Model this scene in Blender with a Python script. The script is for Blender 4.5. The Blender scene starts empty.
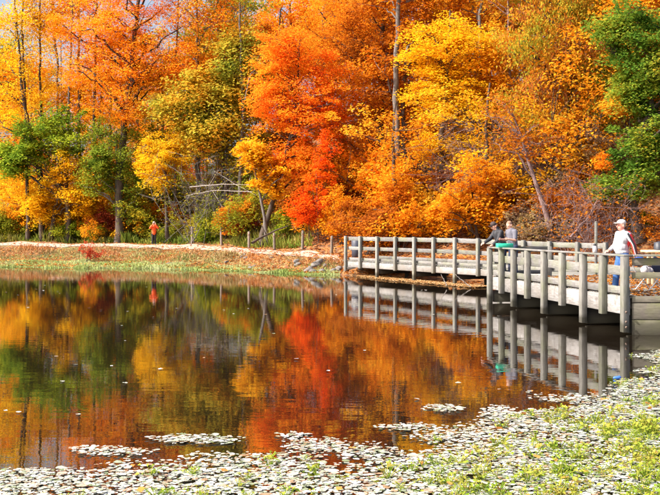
import bpy, math, random
import numpy as np
from mathutils import Vector, Matrix

# ------------------------------------------------------------------ camera, sky, sun, exposure
scene = bpy.context.scene
COL = scene.collection
F = 953.0            # focal length in photo pixels (660 wide)
EYE = 2.4            # eye height above the water
cam_data = bpy.data.cameras.new('camera')
cam_data.sensor_width = 36.0
cam_data.lens = F / 660.0 * 36.0
cam_data.shift_y = -19.5 / 660.0
cam_data.clip_end = 2000
cam = bpy.data.objects.new('camera', cam_data)
cam.location = (0, 0, EYE)
cam.rotation_euler = (math.radians(90), 0, 0)
COL.objects.link(cam)
scene.camera = cam

SUN_DIR = Vector((-0.73, -0.22, 0.66)).normalized()      # towards the sun
world = bpy.data.worlds.new('World')
scene.world = world
world.use_nodes = True
wn = world.node_tree.nodes
sky = wn.new('ShaderNodeTexSky')
sky.sky_type = 'NISHITA'
sky.sun_disc = False
sky.sun_elevation = math.asin(SUN_DIR.z)
sky.sun_rotation = math.atan2(SUN_DIR.x, SUN_DIR.y)
sky.air_density = 1.0
sky.dust_density = 7.0
bg = wn['Background']
bg.inputs['Strength'].default_value = 0.15
world.node_tree.links.new(sky.outputs[0], bg.inputs['Color'])
sun_data = bpy.data.lights.new('sun', 'SUN')
sun_data.energy = 3.7
sun_data.angle = math.radians(0.6)
sun_data.color = (1.0, 0.94, 0.85)
sun = bpy.data.objects.new('sun', sun_data)
sun.rotation_euler = SUN_DIR.to_track_quat('Z', 'Y').to_euler()
COL.objects.link(sun)
vs = scene.view_settings
vs.view_transform = 'Standard'
vs.look = 'None'
vs.exposure = 1.05
vs.gamma = 1.0
scene.cycles.max_bounces = 5
scene.cycles.diffuse_bounces = 3
scene.cycles.transmission_bounces = 3
scene.cycles.glossy_bounces = 3
scene.cycles.transparent_max_bounces = 4

# ------------------------------------------------------------------ helpers
def P(px, py, d):
    """photo pixel at depth d -> point"""
    return np.array([(px - 330.0) / F * d, d, EYE - (py - 228.0) / F * d])

def tag(o, label=None, cat=None, group=None, kind=None):
    if label: o['label'] = label
    if cat: o['category'] = cat
    if group: o['group'] = group
    if kind: o['kind'] = kind
    return o

def empty(name, loc=(0, 0, 0), rz=0.0):
    o = bpy.data.objects.new(name, None)
    o.location = loc
    o.rotation_euler = (0, 0, rz)
    o.empty_display_size = 0.2
    COL.objects.link(o)
    return o

def link(name, me, mat=None, parent=None):
    if mat is not None and len(me.materials) == 0:
        me.materials.append(mat)
    o = bpy.data.objects.new(name, me)
    COL.objects.link(o)
    if parent is not None:
        o.parent = parent
    return o

def np_mesh(name, V, Fc, smooth=False):
    """V (n,3), Fc (m,k) with constant k"""
    V = np.asarray(V, dtype=np.float32)
    Fc = np.asarray(Fc, dtype=np.int32)
    m, k = Fc.shape
    me = bpy.data.meshes.new(name)
    me.vertices.add(len(V))
    me.vertices.foreach_set('co', V.ravel())
    me.loops.add(m * k)
    me.loops.foreach_set('vertex_index', Fc.ravel())
    me.polygons.add(m)
    me.polygons.foreach_set('loop_start', np.arange(0, m * k, k, dtype=np.int32))
    me.polygons.foreach_set('loop_total', np.full(m, k, dtype=np.int32))
    if smooth:
        me.polygons.foreach_set('use_smooth', np.ones(m, dtype=bool))
    me.update(calc_edges=True)
    return me

class MB:
    """collects quads"""
    def __init__(self):
        self.v = []; self.f = []; self.n = 0
    def add(self, V, Fc):
        V = np.asarray(V, dtype=float); Fc = np.asarray(Fc, dtype=int)
        self.v.append(V); self.f.append(Fc + self.n); self.n += len(V)
    def tube(self, pts, rad, sides=6, cap=True):
        pts = np.asarray(pts, dtype=float); n = len(pts)
        rad = np.asarray(rad, dtype=float) * np.ones(n)
        t = np.gradient(pts, axis=0)
        t /= np.linalg.norm(t, axis=1)[:, None] + 1e-9
        ref = np.array([0.0, 0, 1]) if abs(t[0][2]) < 0.8 else np.array([1.0, 0, 0])
        a = np.cross(t, ref); a /= np.linalg.norm(a, axis=1)[:, None] + 1e-9
        b = np.cross(t, a)
        ang = np.arange(sides) / sides * 2 * math.pi
        V = (pts[:, None, :] + rad[:, None, None] * (np.cos(ang)[None, :, None] * a[:, None, :] + np.sin(ang)[None, :, None] * b[:, None, :])).reshape(-1, 3)
        i = np.arange(n - 1)[:, None] * sides; j = np.arange(sides)[None, :]; j2 = (j + 1) % sides
        Fq = np.stack([i + j, i + j2, i + sides + j2, i + sides + j], -1).reshape(-1, 4)
        self.add(V, Fq)
    def box(self, lo, hi):
        x0, y0, z0 = lo; x1, y1, z1 = hi
        V = [(x0, y0, z0), (x1, y0, z0), (x1, y1, z0), (x0, y1, z0), (x0, y0, z1), (x1, y0, z1), (x1, y1, z1), (x0, y1, z1)]
        self.add(V, [(0, 3, 2, 1), (4, 5, 6, 7), (0, 1, 5, 4), (1, 2, 6, 5), (2, 3, 7, 6), (3, 0, 4, 7)])
    def beam(self, p0, p1, w, h):
        """rectangular bar from p0 to p1, w sideways (horizontal), h upwards; p on the centre line"""
        p0 = np.asarray(p0, float); p1 = np.asarray(p1, float)
        t = p1 - p0; t /= np.linalg.norm(t)
        up = np.array([0, 0, 1.0]) if abs(t[2]) < 0.9 else np.array([0, 1.0, 0])
        s = np.cross(t, up); s /= np.linalg.norm(s); u = np.cross(s, t)
        V = []
        for p in (p0, p1):
            for a, b in ((-1, -1), (1, -1), (1, 1), (-1, 1)):
                V.append(p + s * a * w / 2 + u * b * h / 2)
        self.add(V, [(0, 1, 2, 3), (7, 6, 5, 4), (0, 4, 5, 1), (1, 5, 6, 2), (2, 6, 7, 3), (3, 7, 4, 0)])
    def prism(self, q, z0, z1):
        """upright post over the four plan points q"""
        V = [(p[0], p[1], z0) for p in q] + [(p[0], p[1], z1) for p in q]
        self.add(V, [(0, 3, 2, 1), (4, 5, 6, 7), (0, 1, 5, 4), (1, 2, 6, 5), (2, 3, 7, 6), (3, 0, 4, 7)])
    def mesh(self, name, smooth=False):
        return np_mesh(name, np.concatenate(self.v), np.concatenate(self.f), smooth)
    def build(self, name, mat, parent=None, smooth=False, bevel=0.0):
        o = link(name, self.mesh(name, smooth), mat, parent)
        if bevel:
            m = o.modifiers.new('bevel', 'BEVEL'); m.width = bevel; m.segments = 1
        return o

def hashnoise(x, y, s=1.0, seed=0):
    """cheap smooth value noise, vectorised"""
    x = np.asarray(x, float) * s + seed * 17.3; y = np.asarray(y, float) * s - seed * 9.7
    xi = np.floor(x); yi = np.floor(y); fx = x - xi; fy = y - yi
    fx = fx * fx * (3 - 2 * fx); fy = fy * fy * (3 - 2 * fy)
    def h(a, b):
        v = np.sin(a * 127.1 + b * 311.7) * 43758.5453
        return v - np.floor(v)
    return (h(xi, yi) * (1 - fx) + h(xi + 1, yi) * fx) * (1 - fy) + (h(xi, yi + 1) * (1 - fx) + h(xi + 1, yi + 1) * fx) * fy

# ------------------------------------------------------------------ materials
def new_mat(name):
    m = bpy.data.materials.new(name)
    m.use_nodes = True
    nt = m.node_tree
    return m, nt, nt.nodes, nt.links

def ramp_node(N, cols, interp='LINEAR'):
    r = N.new('ShaderNodeValToRGB')
    r.color_ramp.interpolation = interp
    e = r.color_ramp.elements
    n = len(cols)
    while len(e) < n: e.new(0.5)
    for i, c in enumerate(cols):
        e[i].position = i / (n - 1) if n > 1 else 0
        e[i].color = (c[0], c[1], c[2], 1)
    return r

LEAF_CACHE = {}
def leaf_mat(name, cols, trans=0.5, clump=0.55, scale=0.45):
    """leaf surface: hue differs from leaf to leaf and from bough to bough"""
    if name in LEAF_CACHE: return LEAF_CACHE[name]
    m, nt, N, L = new_mat(name)
    N.remove(N['Principled BSDF'])
    geo = N.new('ShaderNodeNewGeometry')
    tc = N.new('ShaderNodeTexCoord')
    nz = N.new('ShaderNodeTexNoise'); nz.inputs['Scale'].default_value = scale; nz.inputs['Detail'].default_value = 1.5
    L.new(geo.outputs['Position'], nz.inputs['Vector'])
    st = N.new('ShaderNodeMapRange'); st.inputs['From Min'].default_value = 0.3; st.inputs['From Max'].default_value = 0.7
    L.new(nz.outputs[0], st.inputs['Value'])
    mx = N.new('ShaderNodeMix'); mx.data_type = 'FLOAT'; mx.inputs['Factor'].default_value = clump
    L.new(geo.outputs['Random Per Island'], mx.inputs['A']); L.new(st.outputs[0], mx.inputs['B'])
    r = ramp_node(N, cols)
    L.new(mx.outputs['Result'], r.inputs[0])
    df = N.new('ShaderNodeBsdfDiffuse'); tr = N.new('ShaderNodeBsdfTranslucent')
    L.new(r.outputs[0], df.inputs['Color']); L.new(r.outputs[0], tr.inputs['Color'])
    ms = N.new('ShaderNodeMixShader'); ms.inputs[0].default_value = trans
    L.new(df.outputs[0], ms.inputs[1]); L.new(tr.outputs[0], ms.inputs[2])
    L.new(ms.outputs[0], N['Material Output'].inputs['Surface'])
    LEAF_CACHE[name] = m
    return m

PAL = {
    'red':    [(.66, .065, .012), (.82, .11, .010), (.90, .18, .012), (.92, .30, .02)],
    'fiery':  [(.82, .12, .015), (.91, .20, .018), (.95, .29, .02), (.95, .42, .025), (.85, .46, .03)],
    'orange': [(.74, .14, .010), (.86, .24, .012), (.90, .33, .015), (.92, .46, .03), (.80, .50, .04)],
    'redorange': [(.66, .09, .010), (.80, .16, .012), (.86, .26, .015), (.85, .34, .02)],
    'gold':   [(.62, .26, .012), (.84, .40, .015), (.88, .50, .02), (.88, .60, .05)],
    'amber':  [(.46, .15, .012), (.72, .26, .012), (.86, .36, .018), (.86, .48, .03), (.5, .32, .04)],
    'yellow': [(.78, .38, .012), (.88, .50, .015), (.92, .60, .02), (.90, .68, .06)],
    'rust':   [(.22, .07, .018), (.42, .12, .016), (.60, .20, .018), (.72, .32, .02)],
    'mixed':  [(.16, .22, .03), (.30, .34, .035), (.52, .42, .04), (.66, .32, .03), (.60, .18, .02), (.30, .14, .08), (.36, .34, .04)],
    'olive':  [(.09, .13, .018), (.22, .26, .025), (.42, .38, .03), (.66, .44, .03)],
    'olivelight': [(.20, .24, .03), (.36, .36, .04), (.56, .46, .05), (.76, .46, .04), (.78, .28, .02)],
    'green':  [(.05, .12, .02), (.09, .20, .025), (.18, .30, .035), (.36, .40, .04), (.64, .40, .04)],
    'midgreen': [(.10, .17, .025), (.18, .27, .03), (.32, .38, .035), (.54, .50, .05)],
    'lime':   [(.10, .20, .02), (.20, .32, .03), (.36, .42, .03), (.58, .52, .04)],
    'maroon': [(.16, .03, .02), (.32, .05, .03), (.46, .09, .03), (.5, .2, .03)],
    'ember':  [(.24, .08, .015), (.52, .16, .015), (.76, .26, .016), (.84, .38, .02)],
    'scarlet': [(.24, .035, .02), (.50, .05, .03), (.62, .11, .04), (.40, .20, .08)],
    'brushy': [(.12, .09, .07), (.22, .15, .10), (.34, .22, .10), (.40, .34, .10)],
    'sparse': [(.70, .12, .012), (.82, .24, .015), (.86, .40, .02), (.80, .55, .05)],
}
def leafm(p): return leaf_mat('leaves_' + p, PAL[p])

def bark_mat(name, c1, c2):
    m, nt, N, L = new_mat(name)
    b = N['Principled BSDF']; b.inputs['Roughness'].default_value = .9
    tc = N.new('ShaderNodeNewGeometry')
    mp = N.new('ShaderNodeMapping'); mp.inputs['Scale'].default_value = (6, 6, 1.2)
    nz = N.new('ShaderNodeTexNoise'); nz.inputs['Scale'].default_value = 2.0; nz.inputs['Detail'].default_value = 5
    L.new(tc.outputs['Position'], mp.inputs['Vector']); L.new(mp.outputs[0], nz.inputs['Vector'])
    r = ramp_node(N, [c1, c2]); r.color_ramp.elements[0].position = .3; r.color_ramp.elements[1].position = .75
    L.new(nz.outputs[0], r.inputs[0]); L.new(r.outputs[0], b.inputs['Base Color'])
    bp = N.new('ShaderNodeBump'); bp.inputs['Strength'].default_value = .6; bp.inputs['Distance'].default_value = .03
    L.new(nz.outputs[0], bp.inputs['Height']); L.new(bp.outputs[0], b.inputs['Normal'])
    return m
BARK_DARK = bark_mat('bark_dark', (.035, .024, .018), (.11, .08, .06))
BARK_GREY = bark_mat('bark_grey', (.075, .064, .058), (.19, .17, .155))
BARK_PALE = bark_mat('bark_pale', (.30, .26, .24), (.55, .50, .47))
BARK_PURPLE = bark_mat('bark_purple', (.13, .08, .075), (.30, .20, .19))

def wood_mat(name, lo, hi, algae=(.14, .16, .07), amount=.35, stain=(.10, .085, .075), grain=(1.3, 1.3, 9)):
    m, nt, N, L = new_mat(name)
    b = N['Principled BSDF']; b.inputs['Roughness'].default_value = .85
    oi = N.new('ShaderNodeObjectInfo')
    g = N.new('ShaderNodeNewGeometry')
    off = N.new('ShaderNodeVectorMath'); off.operation = 'ADD'
    L.new(g.outputs['Position'], off.inputs[0]); L.new(oi.outputs['Random'], off.inputs[1])
    mp = N.new('ShaderNodeMapping'); mp.inputs['Scale'].default_value = grain
    L.new(off.outputs[0], mp.inputs['Vector'])
    gr = N.new('ShaderNodeTexNoise'); gr.inputs['Scale'].default_value = 3.5; gr.inputs['Detail'].default_value = 6; gr.inputs['Roughness'].default_value = .65
    L.new(mp.outputs[0], gr.inputs['Vector'])
    r = ramp_node(N, [lo, hi]); r.color_ramp.elements[0].position = .28; r.color_ramp.elements[1].position = .72
    L.new(gr.outputs[0], r.inputs[0])
    # board to board tone
    hs = N.new('ShaderNodeHueSaturation')
    mr = N.new('ShaderNodeMapRange'); mr.inputs['To Min'].default_value = .72; mr.inputs['To Max'].default_value = 1.15
    L.new(oi.outputs['Random'], mr.inputs['Value']); L.new(mr.outputs[0], hs.inputs['Value']); L.new(r.outputs[0], hs.inputs['Color'])
    bl = N.new('ShaderNodeTexNoise'); bl.inputs['Scale'].default_value = 1.7; bl.inputs['Detail'].default_value = 4
    L.new(off.outputs[0], bl.inputs['Vector'])
    ra = ramp_node(N, [(0, 0, 0), (amount * 2, amount * 2, amount * 2)]); ra.color_ramp.elements[0].position = .45; ra.color_ramp.elements[1].position = .75
    L.new(bl.outputs[0], ra.inputs[0])
    mx = N.new('ShaderNodeMix'); mx.data_type = 'RGBA'; mx.inputs['B'].default_value = (*algae, 1)
    L.new(ra.outputs[0], mx.inputs['Factor']); L.new(hs.outputs[0], mx.inputs['A'])
    b2 = N.new('ShaderNodeTexNoise'); b2.inputs['Scale'].default_value = 5; b2.inputs['Detail'].default_value = 5
    L.new(off.outputs[0], b2.inputs['Vector'])
    rb = ramp_node(N, [(0, 0, 0), (.7, .7, .7)]); rb.color_ramp.elements[0].position = .58; rb.color_ramp.elements[1].position = .72
    L.new(b2.outputs[0], rb.inputs[0])
    mx2 = N.new('ShaderNodeMix'); mx2.data_type = 'RGBA'; mx2.inputs['B'].default_value = (*stain, 1)
    L.new(rb.outputs[0], mx2.inputs['Factor']); L.new(mx.outputs['Result'], mx2.inputs['A'])
    # wet, algae-darkened foot just above the water
    sz_ = N.new('ShaderNodeSeparateXYZ'); L.new(g.outputs['Position'], sz_.inputs[0])
    ja = N.new('ShaderNodeMath'); ja.operation = 'MULTIPLY_ADD'; ja.inputs[1].default_value = .35; L.new(bl.outputs[0], ja.inputs[0]); ja.inputs[2].default_value = .10
    lt = N.new('ShaderNodeMath'); lt.operation = 'SUBTRACT'; L.new(ja.outputs[0], lt.inputs[0]); L.new(sz_.outputs[2], lt.inputs[1])
    wr = N.new('ShaderNodeMapRange'); wr.inputs['From Min'].default_value = -.06; wr.inputs['From Max'].default_value = .06; wr.inputs['To Max'].default_value = .8; L.new(lt.outputs[0], wr.inputs['Value'])
    mx3 = N.new('ShaderNodeMix'); mx3.data_type = 'RGBA'; mx3.inputs['B'].default_value = (.035, .032, .02, 1)
    L.new(wr.outputs[0], mx3.inputs['Factor']); L.new(mx2.outputs['Result'], mx3.inputs['A'])
    L.new(mx3.outputs['Result'], b.inputs['Base Color'])
    bp = N.new('ShaderNodeBump'); bp.inputs['Strength'].default_value = .4; bp.inputs['Distance'].default_value = .01
    L.new(gr.outputs[0], bp.inputs['Height']); L.new(bp.outputs[0], b.inputs['Normal'])
    return m
WOOD = wood_mat('weathered_wood', (.10, .095, .093), (.25, .243, .24))
WOOD_POST = wood_mat('weathered_post', (.10, .096, .086), (.27, .262, .245), amount=.26, grain=(8, 8, 1.1))
WOOD_FASCIA = wood_mat('pale_fascia', (.14, .133, .13), (.36, .35, .35), algae=(.17, .15, .13), amount=.42, stain=(.09, .075, .065))
WOOD_SHADED = wood_mat('shaded_dark_timber', (.010, .009, .008), (.036, .030, .026), algae=(.03, .03, .02), amount=.2, stain=(.012, .01, .009))  # dark under-deck timber, blackened further to paint in the shade there
WOOD_END = wood_mat('mossy_boards', (.075, .068, .05), (.18, .16, .13), algae=(.13, .14, .05), amount=.45)
WOOD_NEW = wood_mat('fresh_plank', (.55, .40, .24), (.72, .58, .38), amount=.05)
WOOD_FENCE = wood_mat('fence_wood', (.13, .10, .085), (.28, .23, .19), amount=.1, grain=(8, 8, 1.1))

def plain(name, col, rough=.7, var=.25, scale=25.0, metal=0.0, spec=None):
    m, nt, N, L = new_mat(name)
    b = N['Principled BSDF']; b.inputs['Roughness'].default_value = rough; b.inputs['Metallic'].default_value = metal
    tc = N.new('ShaderNodeTexCoord')
    nz = N.new('ShaderNodeTexNoise'); nz.inputs['Scale'].default_value = scale; nz.inputs['Detail'].default_value = 4
    L.new(tc.outputs['Object'], nz.inputs['Vector'])
    lo = tuple(c * (1 - var) for c in col); hi = tuple(min(1, c * (1 + var)) for c in col)
    r = ramp_node(N, [lo, hi]); r.color_ramp.elements[0].position = .3; r.color_ramp.elements[1].position = .7
    L.new(nz.outputs[0], r.inputs[0]); L.new(r.outputs[0], b.inputs['Base Color'])
    bp = N.new('ShaderNodeBump'); bp.inputs['Strength'].default_value = .25; bp.inputs['Distance'].default_value = .01
    L.new(nz.outputs[0], bp.inputs['Height']); L.new(bp.outputs[0], b.inputs['Normal'])
    return m

# ------------------------------------------------------------------ terrain
SX = [-400, -120, -45, -20.3, -8.8, -0.5, 3, 8, 14, 20, 30, 60, 400]
SY = [150, 88, 66, 58.6, 55.8, 48.9, 46.8, 43.2, 39, 35, 30, 22, 10]
def yshore(x): return np.interp(x, SX, SY) + 0.35 * np.sin(np.asarray(x) * .9) * .6 + .25 * np.sin(np.asarray(x) * 2.3 + 1)
def bankw(x): return np.interp(x, [-14, -2, 1], [8.0, 2.2, 1.6])
def pathz(x): return np.interp(x, [-20, -8, 0], [1.08, 1.02, .76])
def ground(x, y):
    x = np.asarray(x, float); y = np.asarray(y, float)
    s = y - yshore(x); w = bankw(x); zp = pathz(x)
    z = np.where(s < 0, np.maximum(s * .22, -.9), 0)
    u = s / w
    z = np.where(s >= 0, np.where(u < .6, u / .6 * .26 * zp, np.where(u < 1, (.26 + (u - .6) / .4 * .74) * zp, zp)), z)
    z = z + np.clip((s - w) / 3.2, 0, 1) * np.interp(x, [-8, 0], [.19, .14])
    q = np.maximum(s - w - 3.2, 0)
    k = np.interp(x, [-40, -15, -3, 10], [.09, .13, .30, .40])
    cap = np.interp(x, [-40, -10, 10], [12., 16., 26.])
    z = z + cap * (1 - np.exp(-k * q / cap)) + np.clip(q / 3, 0, 1) * (hashnoise(x, y, .25, 1) - .5) * .9
    z = z + np.where(s > .5, (hashnoise(x, y, 1.1, 2) - .5) * .10, 0)
    # near bank under the photographer
    nb = np.clip((4.5 - y + np.clip((x - 6) * .3, -2, 6)) / 4.0, 0, 1.6)
    z = np.where(y < 16, np.maximum(z, -.9 + nb * 1.1), z)
    return z

def gaxis(lo, hi, flo, fhi, fine, coarse):
    a = list(np.arange(flo, fhi, fine))
    v = flo; st = fine
    left = []
    while v > lo:
        st = min(st * 1.3, coarse); v -= st; left.append(v)
    v = a[-1]; st = fine; right = []
    while v < hi:
        st = min(st * 1.3, coarse); v += st; right.append(v)
    return np.array(left[::-1] + a + right)
gx = gaxis(-400, 400, -32, 26, .35, 12); gy = gaxis(-60, 420, 36, 84, .35, 12)
GX, GY = np.meshgrid(gx, gy)
GZ = ground(GX, GY)
nx_, ny_ = len(gx), len(gy)
ii = (np.arange(ny_ - 1)[:, None] * nx_ + np.arange(nx_ - 1)[None, :]).ravel()
terrain_me = np_mesh('terrain', np.stack([GX.ravel(), GY.ravel(), GZ.ravel()], 1), np.stack([ii, ii + 1, ii + nx_ + 1, ii + nx_], 1), True)

def terrain_mat():
    m, nt, N, L = new_mat('leaf_strewn_soil')
    b = N['Principled BSDF']; b.inputs['Roughness'].default_value = .95
    g = N.new('ShaderNodeNewGeometry')
    n1 = N.new('ShaderNodeTexVoronoi'); n1.inputs['Scale'].default_value = 5.5
    L.new(g.outputs['Position'], n1.inputs['Vector'])
    sep = N.new('ShaderNodeSeparateColor'); L.new(n1.outputs['Color'], sep.inputs[0])
    r1 = ramp_node(N, [(.06, .035, .022), (.17, .065, .025), (.30, .11, .028), (.36, .18, .06), (.10, .06, .035)])
    L.new(sep.outputs[0], r1.inputs[0])
    n2 = N.new('ShaderNodeTexNoise'); n2.inputs['Scale'].default_value = .6; n2.inputs['Detail'].default_value = 5
    L.new(g.outputs['Position'], n2.inputs['Vector'])
    r2 = ramp_node(N, [(0, 0, 0), (1, 1, 1)]); r2.color_ramp.elements[0].position = .45; r2.color_ramp.elements[1].position = .62
    L.new(n2.outputs[0], r2.inputs[0])
    # greener weeds to the west of the dock (x < -3)
    sx = N.new('ShaderNodeSeparateXYZ'); L.new(g.outputs['Position'], sx.inputs[0])
    mr = N.new('ShaderNodeMapRange'); mr.inputs['From Min'].default_value = -2; mr.inputs['From Max'].default_value = -12
    mr.inputs['To Min'].default_value = .05; mr.inputs['To Max'].default_value = .85
    L.new(sx.outputs[0], mr.inputs['Value'])
    mu = N.new('ShaderNodeMath'); mu.operation = 'MULTIPLY'; L.new(r2.outputs[0], mu.inputs[0]); L.new(mr.outputs[0], mu.inputs[1])
    mx = N.new('ShaderNodeMix'); mx.data_type = 'RGBA'; mx.inputs['B'].default_value = (.12, .15, .04, 1)
    L.new(mu.outputs[0], mx.inputs['Factor']); L.new(r1.outputs[0], mx.inputs['A'])
    L.new(mx.outputs['Result'], b.inputs['Base Color'])
    bp = N.new('ShaderNodeBump'); bp.inputs['Strength'].default_value = .7; bp.inputs['Distance'].default_value = .06
    L.new(n1.outputs['Distance'], bp.inputs['Height']); L.new(bp.outputs[0], b.inputs['Normal'])
    return m
ground_o = link('ground', terrain_me, terrain_mat()); tag(ground_o, kind='structure')

# path: a sheet lying just over the ground
def path_mesh():
    xs = np.arange(-75, 0.6, .5); V = []; nw = 7
    for x in xs:
        y0 = float(yshore(x)) ; y0 = float(np.interp(x, SX, SY)) + float(bankw(x)) + .15
        for j in range(nw):
            t = j / (nw - 1)
            wob = (hashnoise(x, 0, .8, 3) - .5) * .5 if j == 0 else ((hashnoise(x, 0, .7, 4) - .5) * .5 if j == nw - 1 else 0)
            y = y0 + 2.9 * t + wob
            V.append((x, y, float(ground(x, y)) + .03 + .02 * math.sin(math.pi * t)))
    n = len(xs); i = (np.arange(n - 1)[:, None] * nw + np.arange(nw - 1)[None, :]).ravel()
    return np_mesh('path', V, np.stack([i, i + nw, i + nw + 1, i + 1], 1), True)
pm, nt, N, L = new_mat('gravel_path')
b = N['Principled BSDF']; b.inputs['Roughness'].default_value = .95
g = N.new('ShaderNodeNewGeometry')
n1 = N.new('ShaderNodeTexNoise'); n1.inputs['Scale'].default_value = 2.2; n1.inputs['Detail'].default_value = 8
L.new(g.outputs['Position'], n1.inputs['Vector'])
r = ramp_node(N, [(.26, .16, .12), (.46, .32, .25), (.60, .47, .40)])
r.color_ramp.elements[0].position = .3; r.color_ramp.elements[2].position = .7
L.new(n1.outputs[0], r.inputs[0]); L.new(r.outputs[0], b.inputs['Base Color'])
tag(link('path', path_mesh(), pm), kind='structure')

# ------------------------------------------------------------------ water
wm, nt, N, L = new_mat('pond_water')
b = N['Principled BSDF']
b.inputs['Base Color'].default_value = (.010, .007, .004, 1)
b.inputs['Roughness'].default_value = .012
b.inputs['IOR'].default_value = 2.8
g = N.new('ShaderNodeNewGeometry')
mp = N.new('ShaderNodeMapping'); mp.inputs['Scale'].default_value = (1.0, 2.6, 1)
L.new(g.outputs['Position'], mp.inputs['Vector'])
n1 = N.new('ShaderNodeTexNoise'); n1.inputs['Scale'].default_value = 1.5; n1.inputs['Detail'].default_value = 3
L.new(mp.outputs[0], n1.inputs['Vector'])
bp = N.new('ShaderNodeBump'); bp.inputs['Strength'].default_value = .28; bp.inputs['Distance'].default_value = .005
L.new(n1.outputs[0], bp.inputs['Height']); L.new(bp.outputs[0], b.inputs['Normal'])
wx = [-300, -80, -40, -20, 0, 20, 40, 80, 300]; wy = [-20, 0, 10, 20, 35, 50, 70, 100, 160]
WX, WY = np.meshgrid(wx, wy)
i = (np.arange(8)[:, None] * 9 + np.arange(8)[None, :]).ravel()
tag(link('water', np_mesh('water', np.stack([WX.ravel(), WY.ravel(), 0 * WX.ravel()], 1), np.stack([i, i + 1, i + 10, i + 9], 1)), wm), kind='structure')

# ------------------------------------------------------------------ foliage generators
def leaf_quads(rng, C, size, flat=.5, droop=0.0, aspect=.62):
    """rhombic leaves at points C: returns V,F"""
    n = len(C)
    nr = rng.normal(size=(n, 3)); nr /= np.linalg.norm(nr, axis=1)[:, None]
    nr[:, 2] = np.abs(nr[:, 2]); nr = nr * (1 - flat) + np.array([0, 0, 1.0]) * flat
    nr /= np.linalg.norm(nr, axis=1)[:, None]
    t = rng.normal(size=(n, 3)); t[:, 2] -= droop * 2.2
    t -= (t * nr).sum(1)[:, None] * nr * (0.35 if droop > .3 else 1.0)
    t /= np.linalg.norm(t, axis=1)[:, None] + 1e-9
    bb = np.cross(nr, t); bb /= np.linalg.norm(bb, axis=1)[:, None] + 1e-9
    l = size * rng.uniform(.6, 1.35, n)[:, None]; w = l * aspect * rng.uniform(.75, 1.2, n)[:, None]
    fold = nr * l * .12
    V = np.stack([C - t * l * .5, C + bb * w * .5 + fold - t * l * .08, C + t * l * .5 - fold * .6, C - bb * w * .5 + fold - t * l * .08], 1).reshape(-1, 3)
    return V, np.arange(n * 4).reshape(n, 4)

def bez(p0, p1, p2, n):
    t = np.linspace(0, 1, n)[:, None]
    return (1 - t) ** 2 * p0 + 2 * t * (1 - t) * p1 + t * t * p2

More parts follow.
